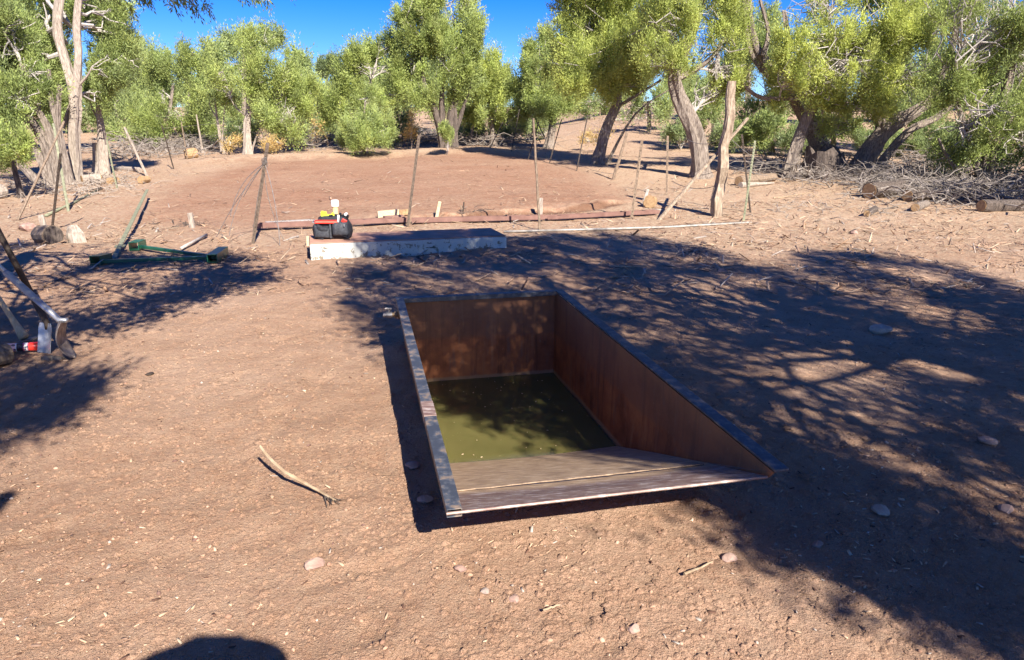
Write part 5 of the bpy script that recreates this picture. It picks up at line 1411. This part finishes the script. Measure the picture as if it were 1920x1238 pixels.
brush('dead_branches', '', 420, [(820, 262, 90, 14), (780, 268, 60, 8), (910, 272, 60, 8), (1000, 268, 40, 8)], (.6, 1.8), 5, .8, r0=.022)
brush('dead_branches', '', 420, [(330, 282, 90, 14), (240, 290, 60, 14), (400, 275, 60, 10), (560, 275, 70, 8), (610, 268, 60, 8)], (.6, 1.9), 6, .8, r0=.024)
brush('dead_branches', '', 200, [(60, 350, 80, 26), (170, 350, 90, 20), (220, 335, 60, 14)], (.4, 1.2), 7, .14, DEADW, r0=.016)
brush('dead_branches', '', 130, [(1220, 215, 70, 20), (1190, 225, 50, 14)], (.6, 2.0), 8, 1.5, r0=.02)
brush('dead_branches', '', 90, [(1600, 400, 260, 26), (1500, 380, 140, 16)], (.15, .6), 9, .05, DEADW, r0=.010)
brush('dead_branches', '', 50, [(360, 420, 40, 10), (540, 425, 60, 6), (900, 404, 60, 6)], (.15, .4), 10, .08, BARKD, r0=.009)

# ------------------------------------------------------------------ the trees beside the camera whose shade falls on the dirt
SK = np.array([SUN.x / SUN.z, SUN.y / SUN.z])          # ground shift per metre of height
def sun_drop(px, py, z):
    p = on_plane(px, py, z); return p[:2] - SK * z
def shade_tree(label, trunk_xy, trunk_h, poly, ell, n, leaf, tuft, seed, hole=.42, per=120, lean=(0, 0), mix=(1, 2.4, 1, .5), extra=None, r0=.28, hs=.9, trunk=None, limbs=14, dense=(), extra_zones=()):
    """crown filled along the sun's rays that reach the shaded dirt, inside the crown's ellipsoid"""
    rng = np.random.default_rng(seed); poly = np.array(poly); ec, er = np.array(ell[0]), np.array(ell[1])
    lo, hi = poly.min(0), poly.max(0); C = []
    tries = 0; n0 = n; zone = None; todo = list(extra_zones); n = n + sum(k for _, k in todo)
    while len(C) < n and tries < n * 60:
        if len(C) >= n0 and todo and (zone is None or len(C) >= zlim):
            zone, kz = todo.pop(0); zone = np.array(zone); zlim = len(C) + kz; lo, hi = zone.min(0), zone.max(0)
        if zone is not None: poly = zone; hole = 0
        tries += 1
        g = lo + (hi - lo) * rng.random(2)
        if not in_poly(np.array([g[0]]), np.array([g[1]]), poly)[0]: continue
        f = fbm(np.array([g[0] * hs]), np.array([g[1] * hs * .8]), 4)[0]
        if f < hole and rng.random() < (.93, .12, .05, .3, .15)[next((i + 1 for i, dp in enumerate(dense) if in_poly(np.array([g[0]]), np.array([g[1]]), np.array(dp))[0]), 0)]: continue
        if False and not any(in_poly(np.array([g[0]]), np.array([g[1]]), np.array(dp))[0] for dp in dense): continue
        # ray g + h*(SK,1); chord of the ellipsoid
        o = (np.array([g[0], g[1], 0]) - ec) / er; dv = np.array([SK[0], SK[1], 1.0]) / er
        A_, B_, C_ = dv @ dv, o @ dv, o @ o - 1; disc = B_ * B_ - A_ * C_
        if disc > 0: h = (-B_ + math.sqrt(disc) * (1 - 2 * rng.random() ** .8)) / A_ 
        else: h = -B_ / A_ + rng.normal() * .2
        h = max(h, 2.2)
        C.append((g[0] + SK[0] * h, g[1] + SK[1] * h, h))
    C = np.array(C); b = np.array([trunk_xy[0], trunk_xy[1], sz(*trunk_xy)])
    root = empty('juniper_tree', b, label, 'tree')
    mb = MB(); top = b + np.array([lean[0], lean[1], trunk_h])
    path = [b - [0, 0, .15], b + [0, 0, .25], b + (top - b) * .4 + [.08, -.06, 0], b + (top - b) * .7, top] if trunk is None else trunk
    mb.tube(path, [r0 * 1.5, r0 * 1.1, r0, r0 * .8, r0 * .45][:len(path)], 12, .16, seed)
    mb.build('trunk', BARK, root)
    tw = MB(); K = C[rng.choice(len(C), min(limbs, len(C)), replace=False)]
    st = np.array(path[2:])
    ends = []
    for k in K:
        s = st[np.argmin(np.linalg.norm(st - k, axis=1) + rng.random(len(st)) * .8)]
        P = crooked(s, k, rng, 7, .05, .15); tw.tube(P, list(np.linspace(r0 * .15, .012, 7)), 7, .1, seed); ends += P[2:]
    ends = np.array(ends)
    for c in C[rng.random(len(C)) < .6]:
        s = ends[np.argmin(np.linalg.norm(ends - c, axis=1))]; tw.tube(crooked(s, c, rng, 4, .06), [.016, .012, .009, .005], 4)
    if extra is not None: extra(tw)
    tw.build('branches', GREYT, root)
    S = tuft * (.6 + .8 * rng.random(len(C))); Ax = unit(unit(C - ec) * .5 + [0, 0, .6] + rng.normal(size=C.shape) * .25)
    V, tn = sprays(C, S, Ax, per, leaf, tint_for(len(C), mix, rng), wid=.5, rng=rng)
    V = V - b[None, None]; me = mesh_quads('crown', V, tn, LEAF); o = bpy.data.objects.new('crown', me); COL.objects.link(o); o.parent = root
    return root
bigpoly = [sun_drop(*q) for q in [(640, 545, 0), (655, 505, 0), (672, 486, 0), (676, 450, .2), (770, 438, .2), (900, 430, .2), (980, 448, 0), (1050, 443, 0), (1150, 438, 0), (1290, 458, 0), (1400, 488, 0), (1480, 478, 0), (1640, 473, 0), (1780, 494, 0), (1920, 545, 0), (2400, 640, 0),
    (2600, 1000, 0), (2300, 1240, 0), (1920, 1195, 0), (1760, 1165, 0), (1640, 1118, 0), (1500, 1040, 0), (1430, 990, 0), (1290, 925, 0), (1340, 878, .22), (1180, 852, -.15), (1060, 848, -.26), (1050, 800, -.26), (950, 800, -.26), (860, 765, -.26), (800, 740, -.26), (745, 640, .1), (700, 600, 0)]]
shade_tree('large spreading juniper standing right of the camera and shading the trough', (6.4, -.9), 4.6, bigpoly, ((4.9, .6, 4.7), (4.6, 4.4, 2.3)), 1420, .06, .26, 201, hole=.415, hs=2.2, lean=(-.6, .4), r0=.34, limbs=26, dense=[[sun_drop(*q) for q in [(1335, 872, .2), (1480, 868, .2), (1700, 950, 0), (1920, 1050, 0), (1920, 1182, 0), (1760, 1152, 0), (1640, 1106, 0), (1500, 1028, 0), (1430, 980, 0), (1300, 922, 0), (1350, 878, .22)]], [sun_drop(*q) for q in [(780, 700, -.26), (1060, 690, -.26), (1180, 840, -.26), (1060, 800, -.26), (950, 798, -.26), (790, 735, -.26)]], [sun_drop(*q) for q in [(770, 640, -.05), (900, 600, .1), (1060, 600, .1), (1060, 690, -.2), (800, 700, -.2)]], [sun_drop(*q) for q in [(720, 446, .2), (960, 432, .2), (965, 474, 0), (700, 492, 0)]]], extra_zones=[([sun_drop(*q) for q in [(700, 448, .2), (950, 432, .2), (955, 472, .05), (690, 490, 0)]], 45), ([sun_drop(*q) for q in [(1335, 872, .2), (1480, 868, .2), (1700, 950, 0), (1920, 1050, 0), (1920, 1182, 0), (1760, 1152, 0), (1640, 1106, 0), (1500, 1028, 0), (1430, 980, 0), (1300, 922, 0)]], 60)])
leftpoly = [sun_drop(*q) for q in [(-200, 452, 0), (0, 455, 0), (150, 455, 0), (250, 472, 0), (340, 470, 0), (430, 478, 0), (508, 514, 0), (440, 548, 0), (330, 572, 0), (255, 612, 0), (160, 625, 0), (90, 640, 0), (20, 690, 0), (-300, 700, 0)]]
shade_tree('juniper just outside the left edge that the tools lean against', (-4.95, 5.35), 3.9, leftpoly, ((-4.4, 5.0, 4.2), (2.8, 2.7, 1.35)), 330, .062, .27, 202, hole=.44, r0=.22, limbs=14,
           trunk=[np.array(q) for q in ((-4.95, 5.35, -.15), (-4.95, 5.35, .3), (-4.9, 5.3, 1.5), (-4.8, 5.25, 2.6), (-4.6, 5.1, 3.8))])
lowpoly = [sun_drop(*q) for q in [(-120, 700, 0), (40, 690, 0), (110, 680, 0), (192, 735, 0), (150, 772, 0), (90, 790, 0), (50, 815, 0), (-120, 850, 0)]]
def stub(tw):
    g = sun_drop(-40, 985, 0); g2 = sun_drop(16, 930, 0); a = np.array([g[0] + SK[0] * 3.3, g[1] + SK[1] * 3.3, 3.3]); c = np.array([g2[0] + SK[0] * 3.2, g2[1] + SK[1] * 3.2, 3.2])
    tw.tube([np.array([-2.2, -2.4, 2.6]), a, c], [.07, .06, .04], 8, .1, 3)
shade_tree('young juniper left of the camera whose thin shade touches the left edge', (-2.6, -2.4), 3.3, lowpoly, ((-1.5, -.5, 3.5), (1.5, 1.5, .8)), 84, .05, .22, 203, hole=.46, r0=.13, limbs=8, lean=(.9, 1.0), extra=stub, per=90)
# drooping twig tips at the top of the frame, part of the left shade tree
lt = [o for o in bpy.data.objects if o.get('label', '').startswith('juniper just outside')][0]
rng = np.random.default_rng(77); C = []; mb = MB()
for (x0, y0, x1, y1, k) in ((190, -25, 245, 4, 5), (250, -28, 300, 2, 5), (300, -30, 365, 12, 9), (330, -20, 350, 18, 5), (440, -30, 505, 2, 5), (500, -30, 530, -2, 3)):
    a = at_depth(x0, y0, 4.6); e = at_depth(x1, y1, 4.5); P = crooked(a + [0, .1, .35], e, rng, 5, .05); mb.tube(P, [.012, .009, .007, .005, .003], 5)
    for j in range(k): C.append(e + (a - e) * rng.random() * .8 + rng.normal(size=3) * [.05, .06, .02])
C = np.array(C); V, tn = sprays(C, np.full(len(C), .04), np.tile([[.3, 0, -.9]], (len(C), 1)), 60, .022, tint_for(len(C), (2, 2, .3, .6), rng), rng=rng)
lb = np.array(lt.location); me = mesh_quads('hanging_sprays', V - lb, tn, LEAF); o = bpy.data.objects.new('hanging_sprays', me); COL.objects.link(o); o.parent = lt
mb.build('hanging_twigs', GREYT, lt)

# ------------------------------------------------------------------ the photographer, whose hat and phone shade the dirt at the bottom
def make_person():
    yb = -.42
    root = empty('person', (0.02, yb, sz(0.02, yb)), 'standing person in a wide-brimmed hat holding up a phone', 'person')
    z0 = sz(0, yb)
    J = [('pelvis', (0, 0, .93), .14), ('waist', (0, 0, 1.10), .13), ('chest', (0, .0, 1.33), .145), ('neck', (0, .01, 1.50), .058), ('head', (0, .03, 1.60), .085), ('crown', (0, .02, 1.72), .075),
         ('shl', (-.19, 0, 1.42), .06), ('ell', (-.26, .13, 1.20), .042), ('wrl', (-.10, .30, 1.47), .028), ('shr', (.19, 0, 1.42), .06), ('elr', (.26, .13, 1.20), .042), ('wrr', (.10, .30, 1.47), .028),
         ('hpl', (-.10, 0, .88), .09), ('knl', (-.12, .03, .50), .06), ('anl', (-.13, 0, .09), .042), ('tol', (-.15, .16, .04), .035), ('hpr', (.10, 0, .88), .09), ('knr', (.12, .0, .50), .06), ('anr', (.13, -.03, .09), .042), ('tor', (.16, .13, .04), .035)]
    E = [(0, 1), (1, 2), (2, 3), (3, 4), (4, 5), (2, 6), (6, 7), (7, 8), (2, 9), (9, 10), (10, 11), (0, 12), (12, 13), (13, 14), (14, 15), (0, 16), (16, 17), (17, 18), (18, 19)]
    # five fingers on each hand, curled round the phone
    for s, wr in ((-1, 8), (1, 11)):
        p = np.array(J[wr][1]); k0 = len(J); palm = p + [s * -.01, .03, .055]; J.append(('palm', tuple(palm), .026)); E.append((wr, k0))
        for f in range(4):
            q1 = palm + [s * -.005, .02, -.01 + f * .016]; q2 = q1 + [s * -.03, .03, .01]; k = len(J); J.append(('f', tuple(q1), .010)); J.append(('f2', tuple(q2), .008)); E += [(k0, k), (k, k + 1)]
        q1 = palm + [s * -.03, -.005, -.01]; k = len(J); J.append(('t', tuple(q1), .011)); J.append(('t2', tuple(q1 + [s * -.02, .012, .02]), .009)); E += [(k0, k), (k, k + 1)]
    me = bpy.data.meshes.new('body'); me.from_pydata([j[1] for j in J], E, []); o = bpy.data.objects.new('body', me); COL.objects.link(o); o.parent = root
    sk = o.modifiers.new('skin', 'SKIN'); sk.use_smooth_shade = True
    for v, j in zip(me.skin_vertices[0].data, J): v.radius = (j[2], j[2])
    me.skin_vertices[0].data[0].use_root = True
    ss = o.modifiers.new('sub', 'SUBSURF'); ss.levels = 1; ss.render_levels = 2
    me.materials.append(CLOTH)
    mb = MB(); c = np.array([.03, yb + .12, z0 + 1.69]); prof = [(.26, -.035), (.255, -.03), (.18, -.012), (.115, -.005), (.105, .05), (.09, .10), (.05, .115), (.002, .11)]
    n = 40; vs = []
    for r, z in prof:
        for k in range(n):
            a = 6.283 * k / n; vs.append(c + [r * math.cos(a), r * math.sin(a) * 1.08, z + .03 * (r / .26) ** 3 * math.cos(2 * a)])
    fs = [(i * n + k, i * n + (k + 1) % n, (i + 1) * n + (k + 1) % n, (i + 1) * n + k) for i in range(len(prof) - 1) for k in range(n)]
    mb.add(vs, fs); mb.build('hat', STRAW, root, smooth=True)
    ph = np.array([-.03, -.016, 1.575]); 
    mb = MB(); mb.box(ph, (.165, .010, .078), np.array(Matrix.Rotation(-PITCH, 3, 'X')))
    tag(mb.build('phone', BLACKPL, None, bevel=.004, loc=ph), 'black phone held up in front of the hat', 'phone')
make_person()

print('QUADS', NQ)
